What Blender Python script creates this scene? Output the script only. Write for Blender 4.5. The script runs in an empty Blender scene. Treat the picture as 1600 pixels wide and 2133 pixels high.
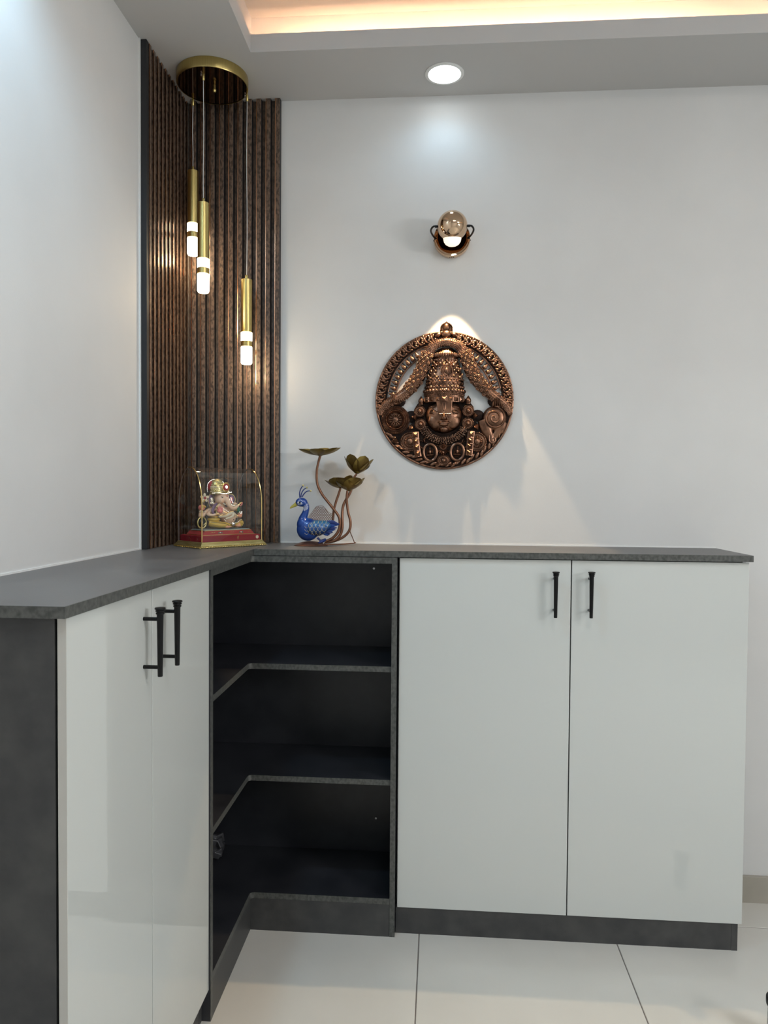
import bpy, bmesh, math, random
from mathutils import Vector, Matrix
from mathutils.bvhtree import BVHTree
C = bpy.context.scene.collection
PI = math.pi
rnd = random.Random(7)

# ------------------------------------------------------------------ camera
cd = bpy.data.cameras.new('camera'); cam = bpy.data.objects.new('camera', cd); C.objects.link(cam)
cd.sensor_fit = 'HORIZONTAL'; cd.sensor_width = 36.0; cd.lens = 1521.394 / 1600 * 36.0
cd.clip_start = 0.05
_y, _p, _r = math.radians(4.3041), math.radians(-1.5559), math.radians(0.4178)
fw = Vector((-math.sin(_y) * math.cos(_p), math.cos(_y) * math.cos(_p), math.sin(_p)))
rt = Vector((math.cos(_y), math.sin(_y), 0)); up = rt.cross(fw)
r2 = rt * math.cos(_r) + up * math.sin(_r); u2 = -rt * math.sin(_r) + up * math.cos(_r)
M = Matrix((r2, u2, -fw)).transposed().to_4x4(); M.translation = Vector((0.8316, -2.319, 1.263))
cam.matrix_world = M
bpy.context.scene.camera = cam

# ------------------------------------------------------------------ world, exposure, room lights
W = bpy.data.worlds.new('world'); bpy.context.scene.world = W; W.use_nodes = True
W.node_tree.nodes['Background'].inputs[0].default_value = (0.6, 0.65, 0.7, 1)
W.node_tree.nodes['Background'].inputs[1].default_value = 0.2
vs = bpy.context.scene.view_settings
vs.view_transform = 'Standard'; vs.look = 'None'; vs.gamma = 1.0; vs.use_curve_mapping = False; vs.exposure = 0.0
COOL = (0.48, 0.76, 1.0); WARM = (1.0, 0.58, 0.34); NEUT = (1.0, 0.985, 0.965)

RXL = 3.8
def light(name, kind, loc, energy, col, rot=(0, 0, 0), **kw):
    l = bpy.data.lights.new(name, kind); l.energy = energy; l.color = col
    for k, v in kw.items(): setattr(l, k, v)
    o = bpy.data.objects.new(name, l); o.location = loc; o.rotation_euler = rot; C.objects.link(o); return o

# two unseen flat panels added in the raised ceiling as fill light
FILL_PANELS = [(1.3, -1.9), (3.0, -2.4)]
for (x, y), e in zip(FILL_PANELS, (8, 24)):
    light('fill_panel_light', 'AREA', (x, y, 2.672), e, NEUT, shape='SQUARE', size=0.55)
# two real downlights in the lowered border, then unseen added fill ones: (x, y, spot energy)
DOWN = [(0.836, -0.122, 1.5), (0.13, -1.20, 33.0), (0.13, -2.55, 10.0), (3.45, -0.95, 2.5), (3.45, -2.6, 25.0), (1.2, -4.0, 9.0), (2.6, -4.0, 9.0)]
for (x, y, e) in DOWN:
    light('downlight_beam', 'SPOT', (x, y, 2.487), e, COOL, spot_size=math.radians(150), spot_blend=0.7, shadow_soft_size=0.045)
# unseen tube added on the right wall to brighten the left side
light('fill_tube_beam', 'AREA', (RXL - .050, -2.60, 1.75), 38, (.95, .98, 1.0), rot=(0, math.radians(90), 0), shape='RECTANGLE', size=.03, size_y=1.15)
# the wall lamp's beam (warm, pointing down and slightly off the wall)
light('wall_lamp_beam', 'SPOT', (0.864, -0.090, 1.999), 31, (1.0, 0.73, 0.43), rot=(math.radians(-3), 0, 0), spot_size=math.radians(58), spot_blend=0.12, shadow_soft_size=0.007)

# ------------------------------------------------------------------ helpers
def link(o): C.objects.link(o); return o
def props(o, label=None, cat=None, group=None, kind=None):
    if label: o['label'] = label
    if cat: o['category'] = cat
    if group: o['group'] = group
    if kind: o['kind'] = kind
    return o
def thing(name, label, cat, loc=(0, 0, 0), rz=0, group=None):
    o = bpy.data.objects.new(name, None); o.location = loc; o.rotation_euler = (0, 0, rz)
    o.empty_display_size = 0.02
    link(o); return props(o, label, cat, group)
def copy_tree(o, parent=None, loc=None):
    c = o.copy(); link(c); c.parent = parent
    for ch in list(o.children): copy_tree(ch, c)
    if loc is not None: c.location = loc
    return c

class MB:
    def __init__(s): s.bm = bmesh.new()
    def box(s, x0, x1, y0, y1, z0, z1):
        m = Matrix.Translation(((x0+x1)/2, (y0+y1)/2, (z0+z1)/2)) @ Matrix.Diagonal((abs(x1-x0), abs(y1-y0), abs(z1-z0), 1))
        bmesh.ops.create_cube(s.bm, size=1, matrix=m); return s
    def boxm(s, mat):
        bmesh.ops.create_cube(s.bm, size=1, matrix=mat); return s
    def sph(s, c, r, seg=12, rot=None):
        if not hasattr(r, '__len__'): r = (r, r, r)
        m = Matrix.Translation(c) @ (rot.to_4x4() if rot else Matrix.Identity(4)) @ Matrix.Diagonal((*r, 1))
        bmesh.ops.create_uvsphere(s.bm, u_segments=seg, v_segments=max(5, seg*2//3), radius=1, matrix=m); return s
    def ico(s, c, r, sub=1, rot=None):
        if not hasattr(r, '__len__'): r = (r, r, r)
        m = Matrix.Translation(c) @ (rot.to_4x4() if rot else Matrix.Identity(4)) @ Matrix.Diagonal((*r, 1))
        bmesh.ops.create_icosphere(s.bm, subdivisions=sub, radius=1, matrix=m); return s
    def lathe(s, prof, c=(0, 0, 0), axis='Z', seg=24, cap=True, sc=(1, 1), rot=None):
        c = Vector(c); rings = []
        for (r, h) in prof:
            ring = []
            for k in range(seg):
                a = 2*PI*k/seg; x, y = r*math.cos(a)*sc[0], r*math.sin(a)*sc[1]
                if axis == 'Z': v = Vector((x, y, h))
                elif axis == 'Y': v = Vector((x, -h, y))   # h grows towards -Y (towards the room)
                else: v = Vector((h, x, y))
                if rot: v = rot @ v
                ring.append(s.bm.verts.new(c+v))
            rings.append(ring)
        for a, b in zip(rings, rings[1:]):
            for k in range(seg):
                j = (k+1) % seg; s.bm.faces.new((a[k], a[j], b[j], b[k]))
        if cap:
            for ring in (rings[0], rings[-1]):
                try: s.bm.faces.new(ring)
                except ValueError: pass
        return s
    def tube(s, pts, rad, seg=8, cap=True, flat=1.0, upv=None):
        pts = [Vector(p) for p in pts]; n = len(pts)
        if not hasattr(rad, '__len__'): rad = [rad]*n
        rings = []; prev = None
        for i, p in enumerate(pts):
            t = (pts[min(i+1, n-1)] - pts[max(i-1, 0)]).normalized()
            if prev is None:
                u = Vector(upv) if upv else (Vector((0, 1, 0)) if abs(t.y) < .9 else Vector((1, 0, 0)))
            else: u = prev
            u = (u - t*u.dot(t)).normalized(); prev = u; w = t.cross(u)
            rings.append([s.bm.verts.new(p + (u*flat*math.cos(2*PI*k/seg) + w*math.sin(2*PI*k/seg))*rad[i]) for k in range(seg)])
        for a, b in zip(rings, rings[1:]):
            for k in range(seg):
                j = (k+1) % seg; s.bm.faces.new((a[k], a[j], b[j], b[k]))
        if cap:
            s.bm.faces.new(rings[0]); s.bm.faces.new(rings[-1])
        return s
    def prism(s, pts, a, b, f):
        """extrude a 2-D outline between depths a and b; f(u, v, d) -> xyz"""
        lo = [s.bm.verts.new(f(u, v, a)) for u, v in pts]; hi = [s.bm.verts.new(f(u, v, b)) for u, v in pts]
        s.bm.faces.new(lo); s.bm.faces.new(hi)
        for i in range(len(pts)):
            j = (i+1) % len(pts); s.bm.faces.new((lo[i], lo[j], hi[j], hi[i]))
        return s
    def grid(s, f, nu, nv, closeu=False):
        vs_ = [[s.bm.verts.new(f(i/nu, j/nv)) for j in range(nv+1)] for i in range(nu+1)]
        for i in range(nu):
            for j in range(nv): s.bm.faces.new((vs_[i][j], vs_[i+1][j], vs_[i+1][j+1], vs_[i][j+1]))
        return s
    def mesh(s, name, smooth=True, angle=40):
        bmesh.ops.recalc_face_normals(s.bm, faces=s.bm.faces)
        me = bpy.data.meshes.new(name); s.bm.to_mesh(me); s.bm.free()
        if smooth:
            me.polygons.foreach_set('use_smooth', [True]*len(me.polygons))
            me.set_sharp_from_angle(angle=math.radians(angle))
        return me
    def build(s, name, m, parent=None, loc=None, smooth=True, bevel=0, angle=40, label=None, kind=None):
        me = s.mesh(name, smooth, angle); o = bpy.data.objects.new(name, me); me.materials.append(m); link(o)
        if parent: o.parent = parent
        if loc is not None: o.location = loc
        if bevel:
            b = o.modifiers.new('bevel', 'BEVEL'); b.width = bevel; b.segments = 2; b.limit_method = 'ANGLE'
        if label: o['label'] = label
        if kind: o['kind'] = kind
        return o
def inst(me, name, parent, loc=(0, 0, 0), rot=(0, 0, 0), sc=(1, 1, 1)):
    o = bpy.data.objects.new(name, me); o.location = loc; o.rotation_euler = rot; o.scale = sc; o.parent = parent; return link(o)

def blob_mesh(mb, name, voxel, smooth_it=4):
    """fuse overlapping solids of mb into one continuous skin"""
    me = mb.mesh('tmp_'+name, smooth=False); o = bpy.data.objects.new('tmp', me); link(o)
    r = o.modifiers.new('r', 'REMESH'); r.mode = 'VOXEL'; r.voxel_size = voxel; r.use_smooth_shade = True
    if smooth_it:
        sm = o.modifiers.new('s', 'SMOOTH'); sm.factor = 0.5; sm.iterations = smooth_it
    dg = bpy.context.evaluated_depsgraph_get(); dg.update()
    nm = bpy.data.meshes.new_from_object(o.evaluated_get(dg)); nm.name = name
    nm.polygons.foreach_set('use_smooth', [True]*len(nm.polygons))
    bpy.data.objects.remove(o); bpy.data.meshes.remove(me); return nm
def blob(mb, name, m, parent, voxel, smooth_it=4, label=None):
    nm = blob_mesh(mb, name, voxel, smooth_it); nm.materials.clear(); nm.materials.append(m)
    o = bpy.data.objects.new(name, nm); o.parent = parent; link(o)
    if label: o['label'] = label
    return o
def spline(pts, n=8):
    """Catmull-Rom through tuples of any length"""
    P = [tuple(p) for p in pts]; P = [P[0]] + P + [P[-1]]; out = []
    for i in range(1, len(P)-2):
        for k in range(n):
            t = k/n
            out.append(tuple(0.5*((2*b) + (c-a)*t + (2*a-5*b+4*c-d)*t*t + (-a+3*b-3*c+d)*t**3) for a, b, c, d in zip(P[i-1], P[i], P[i+1], P[i+2])))
    out.append(P[-2]); return out

# ------------------------------------------------------------------ materials
def mat(name, col, rough=0.5, metal=0.0, spec=0.5, emit=None, estr=0, coat=0, ior=None):
    m = bpy.data.materials.new(name); m.use_nodes = True; b = m.node_tree.nodes['Principled BSDF']
    b.inputs['Base Color'].default_value = (*col, 1); b.inputs['Roughness'].default_value = rough
    b.inputs['Metallic'].default_value = metal; b.inputs['Specular IOR Level'].default_value = spec
    if coat: b.inputs['Coat Weight'].default_value = coat; b.inputs['Coat Roughness'].default_value = 0.03
    if emit: b.inputs['Emission Color'].default_value = (*emit, 1); b.inputs['Emission Strength'].default_value = estr
    return m
def noisy(m, c1, c2, scale=30, stretch=(1, 1, 1), detail=6, bump=0.0, lo=0.35, hi=0.65, rough=None, bscale=None):
    nt = m.node_tree; n = nt.nodes; L = nt.links; b = n['Principled BSDF']
    tc = n.new('ShaderNodeTexCoord'); mp = n.new('ShaderNodeMapping'); mp.inputs['Scale'].default_value = stretch
    no = n.new('ShaderNodeTexNoise'); no.inputs['Scale'].default_value = scale; no.inputs['Detail'].default_value = detail
    cr = n.new('ShaderNodeValToRGB'); cr.color_ramp.elements[0].position = lo; cr.color_ramp.elements[1].position = hi
    cr.color_ramp.elements[0].color = (*c1, 1); cr.color_ramp.elements[1].color = (*c2, 1)
    L.new(tc.outputs['Object'], mp.inputs[0]); L.new(mp.outputs[0], no.inputs['Vector']); L.new(no.outputs['Fac'], cr.inputs[0]); L.new(cr.outputs[0], b.inputs['Base Color'])
    if rough:
        mr = n.new('ShaderNodeMapRange'); mr.inputs[3].default_value = rough[0]; mr.inputs[4].default_value = rough[1]
        L.new(no.outputs['Fac'], mr.inputs[0]); L.new(mr.outputs[0], b.inputs['Roughness'])
    if bump:
        bp = n.new('ShaderNodeBump'); bp.inputs['Strength'].default_value = bump; bp.inputs['Distance'].default_value = 0.002
        if bscale:
            n2 = n.new('ShaderNodeTexNoise'); n2.inputs['Scale'].default_value = bscale; L.new(tc.outputs['Object'], n2.inputs['Vector']); L.new(n2.outputs['Fac'], bp.inputs['Height'])
        else: L.new(no.outputs['Fac'], bp.inputs['Height'])
        L.new(bp.outputs[0], b.inputs['Normal'])
    return m
m_wall = noisy(mat('wall_paint', (.62, .61, .59), .62, spec=.3), (.60, .595, .58), (.64, .635, .62), 2.5, bump=.06, bscale=260)
m_ceil = mat('ceiling_paint', (.50, .495, .485), .8, spec=.2)
m_lam = noisy(mat('grey_laminate', (.07, .07, .07), .42), (.035, .035, .036), (.058, .057, .055), 20, detail=12, lo=.34, hi=.68, rough=(.36, .5), bump=.08, bscale=300)
m_top = noisy(mat('grey_worktop_laminate', (.12, .115, .11), .42), (.095, .090, .088), (.142, .136, .131), 7, detail=10, lo=.3, hi=.7, rough=(.34, .46), bump=.08, bscale=300)
m_edge = noisy(mat('grey_edge_band', (.08, .085, .08), .42), (.040, .042, .038), (.090, .091, .084), 130, stretch=(1, 1, .8), detail=8, lo=.32, hi=.62)
m_dark = mat('black_and_rib_shade', (.012, .012, .014), .6)  # matt black parts, and the shade painted on the slat rib sides
m_inner = noisy(mat('dark_carcass_laminate', (.02, .021, .024), .38), (.013, .014, .018), (.026, .027, .032), 8, detail=8, rough=(.32, .45))
m_door = mat('white_gloss_acrylic', (.55, .565, .54), .018, spec=.85)
m_dooredge = mat('door_edge_band', (.50, .48, .44), .3)
m_handle = mat('black_powder_coat', (.002, .002, .0025), .3, spec=.3)
m_slat = noisy(mat('brown_mottled_slat', (.08, .055, .04), .5, spec=.35), (.048, .032, .023), (.150, .100, .070), 150, stretch=(1, 1, .5), detail=8, lo=.40, hi=.58, rough=(.40, .55), bump=.15)
m_slatb = noisy(mat('slat_groove_floor', (.03, .02, .015), .5), (.048, .032, .023), (.140, .093, .065), 150, stretch=(1, 1, .5), detail=8)
m_slatbase = m_slatb
for m_ in (m_slat,):   # let neighbouring slats sharing a mesh differ
    n_ = m_.node_tree; oi = n_.nodes.new('ShaderNodeObjectInfo'); ad = n_.nodes.new('ShaderNodeVectorMath'); mp_ = [q for q in n_.nodes if q.type == 'MAPPING'][0]; tc_ = [q for q in n_.nodes if q.type == 'TEX_COORD'][0]
    n_.links.new(tc_.outputs['Object'], ad.inputs[0]); n_.links.new(oi.outputs['Location'], ad.inputs[1]); n_.links.new(ad.outputs[0], mp_.inputs[0])
m_copper = mat('copper_strip', (.80, .42, .25), .22, 1.0)
m_brass = noisy(mat('brushed_brass', (.55, .40, .13), .30, 1.0), (.50, .39, .14), (.60, .47, .19), 30, stretch=(60, 60, .3), detail=4, rough=(.24, .36))
m_canopy = mat('polished_dark_brass', (.16, .10, .06), .06, 1.0)
m_opal = mat('lit_opal_acrylic', (1, .95, .85), .4, emit=(1.0, .86, .64), estr=7)
m_disc = mat('lit_downlight_diffuser', (1, 1, 1), .4, emit=(.86, .95, 1.0), estr=9)
m_fill_e = mat('fill_light_diffuser', (1, 1, 1), .4, emit=NEUT, estr=4)  # glow of the added fill panels and tube
m_led = mat('lit_led_strip', (1, .8, .5), .5, emit=WARM, estr=1000)
m_white = mat('white_plastic', (.72, .72, .70), .35)
m_tile = noisy(mat('beige_vitrified_tile', (.50, .48, .43), .08, spec=.5), (.56, .54, .49), (.61, .59, .54), 3.5, detail=8, lo=.3, hi=.7, rough=(.10, .2))
m_grout = mat('grout', (.14, .12, .11), .8)
m_skirt = noisy(mat('beige_skirting', (.36, .33, .28), .3), (.33, .305, .255), (.38, .35, .30), 6)
m_chrome = mat('rose_gold_chrome', (.70, .50, .34), .05, 1.0)
m_relief = noisy(mat('antique_copper', (.25, .13, .085), .34, 1.0), (.11, .057, .038), (.30, .158, .098), 45, detail=6, rough=(.24, .45))
m_relief_d = noisy(mat('blackened_copper', (.05, .03, .022), .5, .9), (.012, .008, .007), (.035, .020, .015), 60, detail=6)
m_stem = mat('bronze_paint', (.24, .115, .07), .34, .8)
m_lotus = noisy(mat('olive_gold_metal', (.25, .17, .03), .38, .75), (.085, .045, .014), (.26, .185, .045), 22, detail=3, lo=.35, hi=.6)
m_lotus_in = mat('gold_petal_edge', (.62, .36, .06), .3, .9)
m_blue = mat('blue_enamel', (.004, .048, .25), .28, 0.1, coat=.3)
m_teal = mat('teal_blue_enamel', (.02, .12, .28), .3, 0.1, coat=.3)
m_navy = mat('navy_enamel', (.006, .024, .15), .3, 0.1, coat=.3)
m_yline = mat('cream_gold_paint', (.55, .50, .25), .5)
m_beak = mat('mustard_paint', (.42, .37, .07), .45)
m_wpaint = mat('white_paint', (.8, .82, .8), .5)
m_blackp = mat('black_paint', (.005, .005, .006), .4)
m_gold = mat('bright_gold', (.95, .70, .28), .18, 1.0)
m_goldm = noisy(mat('gold_moulding', (.62, .52, .22), .32, .9), (.50, .42, .16), (.70, .60, .28), 20, stretch=(1, 1, 8))
m_velvet = mat('crimson_velvet', (.23, .008, .018), .8, spec=.15)
m_red = mat('red_enamel', (.33, .015, .02), .35)
m_ivory = mat('ivory_resin', (.78, .52, .35), .35)
m_cream = mat('cream_resin', (.66, .56, .40), .35)
m_pink = mat('pink_paint', (.72, .22, .19), .4)
m_orange = mat('peach_orange_paint', (.75, .33, .19), .4)
m_yellow = mat('ochre_yellow_paint', (.58, .36, .05), .4)
m_green = mat('green_paint', (.03, .18, .11), .35)
m_purple = mat('purple_paint', (.16, .09, .16), .4)
m_crystal = mat('silver_rhinestone', (.85, .85, .82), .12, 1.0)
m_greyp = mat('grey_blue_paint', (.22, .25, .25), .5)
m_cloth = noisy(mat('black_crumpled_plastic', (.02, .02, .022), .35), (.03, .03, .033), (.08, .08, .085), 40)
m_steel = mat('brushed_steel', (.5, .5, .52), .3, 1.0)
m_glass = bpy.data.materials.new('thin_clear_acrylic'); m_glass.use_nodes = True
nt = m_glass.node_tree; nt.nodes.clear()
_o = nt.nodes.new('ShaderNodeOutputMaterial'); _m = nt.nodes.new('ShaderNodeMixShader'); _l = nt.nodes.new('ShaderNodeLayerWeight'); _l.inputs[0].default_value = .5; _q = nt.nodes.new('ShaderNodeMath'); _q.operation = 'POWER'; _q.inputs[1].default_value = 4; _f = nt.nodes.new('ShaderNodeMath'); _f.operation = 'MULTIPLY_ADD'; _f.inputs[1].default_value = .75; _f.inputs[2].default_value = .09
nt.links.new(_l.outputs['Facing'], _q.inputs[0]); nt.links.new(_q.outputs[0], _f.inputs[0])
_t = nt.nodes.new('ShaderNodeBsdfTransparent'); _t.inputs[0].default_value = (.96, .97, .965, 1); _g = nt.nodes.new('ShaderNodeBsdfGlossy'); _g.inputs['Roughness'].default_value = 0.015
nt.links.new(_f.outputs[0], _m.inputs[0]); nt.links.new(_t.outputs[0], _m.inputs[1]); nt.links.new(_g.outputs[0], _m.inputs[2]); nt.links.new(_m.outputs[0], _o.inputs[0])

# ------------------------------------------------------------------ room shell
RX, FY, H, HU, HC = 3.8, -4.5, 2.5, 2.7, 1.098
S = dict(kind='structure')
MB().box(-.15, RX+.15, 0, .15, -.05, HU+.1).build('wall_back', m_wall, kind='structure', smooth=False)
MB().box(-.15, 0, FY, 0, -.05, HU+.1).build('wall_left', m_wall, kind='structure', smooth=False)
MB().box(RX, RX+.15, FY, 0, -.05, HU+.1).build('wall_right', m_wall, kind='structure', smooth=False)
MB().box(-.15, RX+.15, FY-.15, FY, -.05, HU+.1).build('wall_front', m_wall, kind='structure', smooth=False)
fl = MB().box(0, RX, FY, 0, -.06, -.0015).build('floor', m_grout, kind='structure', smooth=False)
g = .0012; T = .5555
xs = [0.786 + T*i for i in range(-2, 7)]; ys = [-.143 - T*i for i in range(-1, 9)]
tile_cache = {}
def clampx(v): return min(max(v, 0.0), RX)
for i in range(len(xs)-1):
    for j in range(len(ys)-1):
        x0, x1 = clampx(xs[i]), clampx(xs[i+1]); y1, y0 = min(ys[j], 0.0), max(ys[j+1], FY)
        if x1-x0 < .02 or y1-y0 < .02: continue
        w, d = round(x1-x0, 3), round(y1-y0, 3)
        if (w, d) not in tile_cache:
            bm = MB(); hw, hd = w/2-g, d/2-g; b = .0012
            bm.prism([(-hw, -hd), (hw, -hd), (hw, hd), (-hw, hd)], -.012, -b, lambda u, v, q: (u, v, q))
            # bevelled top
            lo = [bm.bm.verts.new((u, v, -b)) for u, v in ((-hw, -hd), (hw, -hd), (hw, hd), (-hw, hd))]
            hi = [bm.bm.verts.new((u, v, 0)) for u, v in ((-hw+b, -hd+b), (hw-b, -hd+b), (hw-b, hd-b), (-hw+b, hd-b))]
            for k in range(4): bm.bm.faces.new((lo[k], lo[(k+1) % 4], hi[(k+1) % 4], hi[k]))
            bm.bm.faces.new(hi)
            me = bm.mesh('tile', smooth=False); me.materials.append(m_tile); tile_cache[(w, d)] = me
        inst(tile_cache[(w, d)], 'tile', fl, ((x0+x1)/2, (y0+y1)/2, 0))
# lowered ceiling border with a raised middle; risers and the upper ceiling
ox0, ox1, oy0, oy1 = .29, 3.35, -3.9, -.26        # opening edge
rx0, rx1, ry0, ry1 = .249, 3.50, -4.05, -.096     # risers
b = MB()
for (a0, a1, c0, c1) in ((0, RX, oy1, 0), (0, RX, FY, oy0), (0, ox0, oy0, oy1), (ox1, RX, oy0, oy1)):
    b.box(a0, a1, c0, c1, H, H+.012)
for (a0, a1, c0, c1) in ((0, RX, ry1, 0), (0, RX, FY, ry0), (0, rx0, ry0, ry1), (rx1, RX, ry0, ry1)):
    b.box(a0, a1, c0, c1, H+.012, HU)
b.box(0, RX, FY, 0, HU, HU+.05)
b.build('ceiling', m_ceil, kind='structure', smooth=False)
b = MB(); t = .012
b.box(ox0-t, ox1+t, oy1, oy1+t, H+.012, H+.05); b.box(ox0-t, ox1+t, oy0-t, oy0, H+.012, H+.05)
b.box(ox0-t, ox0, oy0, oy1, H+.012, H+.05); b.box(ox1, ox1+t, oy0, oy1, H+.012, H+.05)
b.build('trim_1', m_ceil, kind='structure', smooth=False)
def strip(x0, x1, y0, y1, side, label):   # side: 0 riser at +y, 1 riser at -x, 2 riser at +x
    r = thing('led_strip', label, 'light strip', ((x0+x1)/2, (y0+y1)/2, H+.0122), 0, 'LED strips hidden in the ceiling recess')
    cx, cy = (x0+x1)/2, (y0+y1)/2
    MB().box(x0-cx, x1-cx, y0-cy, y1-cy, 0, .004).build('base_channel', m_white, r, smooth=False)
    a = [x0-cx+.001, x1-cx-.001, y0-cy+.001, y1-cy-.001]
    if side == 0: body, em = (a[0], a[1], a[2], a[3]-.002), (a[0], a[1], a[3]-.0015, a[3])
    elif side == 1: body, em = (a[0]+.002, a[1], a[2], a[3]), (a[0], a[0]+.0015, a[2], a[3])
    else: body, em = (a[0], a[1]-.002, a[2], a[3]), (a[1]-.0015, a[1], a[2], a[3])
    cov = list(a); e = .0030
    if side == 0: cov[3] += e
    elif side == 1: cov[0] -= e
    else: cov[1] += e
    MB().box(*body, .004, .016).build('strip_body', m_white, r, smooth=False)
    MB().box(*cov, .0162, .0172).build('led_shield', m_white, r, smooth=False)  # unseen shield added to keep direct LED light off the upper ceiling
    MB().box(*em, .0100, .0152).build('emitter', m_led, r, smooth=False)
strip(.32, 1.62, oy1+.020, oy1+.028, 0, 'warm LED strip behind the ceiling lip along the back wall')
strip(ox0-.028, ox0-.020, -2.9, -.30, 1, 'warm LED strip behind the ceiling lip along the left wall')
strip(1.78, 3.2, oy1+.020, oy1+.028, 0, 'warm LED strip further right behind the back ceiling lip')
strip(ox1+.020, ox1+.028, -3.7, -.4, 2, 'unseen added warm LED strip behind the ceiling lip along the right wall')  # out of view, added to brighten the room
MB().box(1.69, RX, -.012, 0, 0, .082).build('baseboard_back', m_skirt, kind='structure', smooth=False, bevel=.001)
MB().box(0, .012, FY, -1.34, 0, .082).build('baseboard_left', m_skirt, kind='structure', smooth=False, bevel=.001)
# sealant bead between worktop and walls, and beside the slats
b = MB(); b.box(0, .0025, -1.329, -.34, HC, HC+.004); b.box(.325, 1.683, -.0025, 0, HC, HC+.004)
b.box(0, .004, -.345, -.336, HC, H)
b.build('trim_2', m_white, kind='structure', smooth=False)

# ------------------------------------------------------------------ ceiling lights
def downlight(x, y, label):
    r = thing('downlight', label, 'ceiling light', (x, y, H), 0)
    MB().lathe([(.048, -.0005), (.048, -.004), (.054, -.0042), (.0575, -.0022), (.0575, -.0004)], seg=48, cap=False).build('trim_ring', m_white, r)
    MB().lathe([(.0478, -.0006), (.0478, -.0032), (.03, -.0034), (.0, -.0034)], seg=48).build('diffuser', m_disc, r)
lab = ['round white recessed downlight lit above the wall lamp', 'round recessed downlight near the left wall above the cabinet', 'added fill downlight over the left wall behind the viewer',
       'added fill downlight at the right wall nearer the back', 'added fill downlight at the right wall nearer the viewer', 'added fill downlight at the front wall on the left', 'added fill downlight at the front wall on the right']
for (x, y, e), l in zip(DOWN, lab): downlight(x, y, l)
for (x, y), l in zip(FILL_PANELS, ('unseen fill panel added in the raised ceiling on the left', 'unseen fill panel added in the raised ceiling on the right')):
    r = thing('fill_panel', l, 'ceiling light', (x, y, HU), 0)
    MB().box(-.3, .3, -.3, .3, -.022, -.0005).build('frame', m_white, r, smooth=False)
    MB().box(-.28, .28, -.28, .28, -.025, -.0225).build('diffuser', m_fill_e, r, smooth=False)

r = thing('fill_tube', 'unseen long white tube added on the right wall as fill', 'wall light', (RX, -2.60, 1.75))
MB().box(-.026, -.0005, -.62, .62, -.018, .018).build('batten', m_white, r, smooth=False, bevel=.002)
MB().tube([(-.0365, -.59, 0), (-.0365, .59, 0)], .010, 16).build('tube', m_fill_e, r)
MB().box(-.045, -.0265, -.61, -.591, -.012, .012).build('end_holder', m_white, r, smooth=False)
MB().box(-.045, -.0265, .591, .61, -.012, .012).build('end_holder', m_white, r, smooth=False)

# ------------------------------------------------------------------ slatted wall panels in the corner
def slat_mesh(h):
    bm = MB()   # rib: 17 mm proud, runs along Z; local y = -depth; x across
    out = [(.0, .004), (.0008, .0195), (.0016, .021), (.0126, .021), (.0136, .0200), (.014, .004)]
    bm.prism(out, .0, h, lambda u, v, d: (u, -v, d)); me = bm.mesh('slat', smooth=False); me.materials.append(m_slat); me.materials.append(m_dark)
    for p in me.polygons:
        if p.normal.x > .9: p.material_index = 1  # right side of each rib coloured black as groove shade
    return me
def copper_mesh(h):
    bm = MB(); bm.box(0, .0018, -.0216, -.0196, 0, h); me = bm.mesh('copper_strip', smooth=False); me.materials.append(m_copper); return me
hs = H - HC - .002
sm, cm = slat_mesh(hs), copper_mesh(hs)
def slat_panel(label, loc, rz, n, mirror):
    r = thing('slat_panel', label, 'wall panel', loc, rz)
    w = n*.030
    MB().box(0, w, -.004, -.0005, 0, hs).build('backing_board', m_slatbase, r, smooth=False)
    MB().box(w, w+.0025, -.020, -.0005, 0, hs).build('end_strip', m_dark, r, smooth=False) if mirror else None
    for k in range(n):
        x = k*.030 + .016
        inst(sm, 'slat', r, (x, 0, 0)); inst(cm, 'copper_strip', r, (x-.0016, 0, 0))
    return r
slat_panel('brown slatted panel on the back wall, copper lines beside its ribs', (.0215, 0, HC+.001), 0, 10, False)
slat_panel('brown slatted panel on the left wall, seen nearly edge on', (0, -.335, HC+.001), PI/2, 11, False)
# thin dark closing strip on the near edge of the left panel
p = [o for o in bpy.data.objects if o.name.startswith('slat_panel')][1]
MB().box(-.004, 0.012, -.020, -.0005, 0, hs).build('end_strip', m_dark, p, smooth=False, label='black end strip')

# ------------------------------------------------------------------ worktop
r = thing('countertop', 'long grey stone-look worktop running round the corner on the cabinets', 'countertop', (.153, -.6, 1.0805))
def loc_box(bm, root, x0, x1, y0, y1, z0, z1):
    L = root.location; return bm.box(x0-L.x, x1-L.x, y0-L.y, y1-L.y, z0-L.z, z1-L.z)
loc_box(MB(), r, .001, .3045, -1.3275, -.001, 1.0805, HC).build('slab', m_top, r, smooth=False, bevel=.0006)
loc_box(MB(), r, .3068, 1.6815, -.2735, -.001, 1.0805, HC).build('slab', m_top, r, smooth=False, bevel=.0006)
loc_box(MB(), r, .3046, .3062, -1.329, -.276, 1.0806, HC-.0001).build('edge_band', m_edge, r, smooth=False)
loc_box(MB(), r, .001, .3045, -1.3291, -1.3276, 1.0806, HC-.0001).build('edge_band', m_edge, r, smooth=False)
loc_box(MB(), r, .3064, 1.683, -.2752, -.2736, 1.0806, HC-.0001).build('edge_band', m_edge, r, smooth=False)
loc_box(MB(), r, 1.6816, 1.683, -.2735, -.001, 1.0806, HC-.0001).build('edge_band', m_edge, r, smooth=False)

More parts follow.
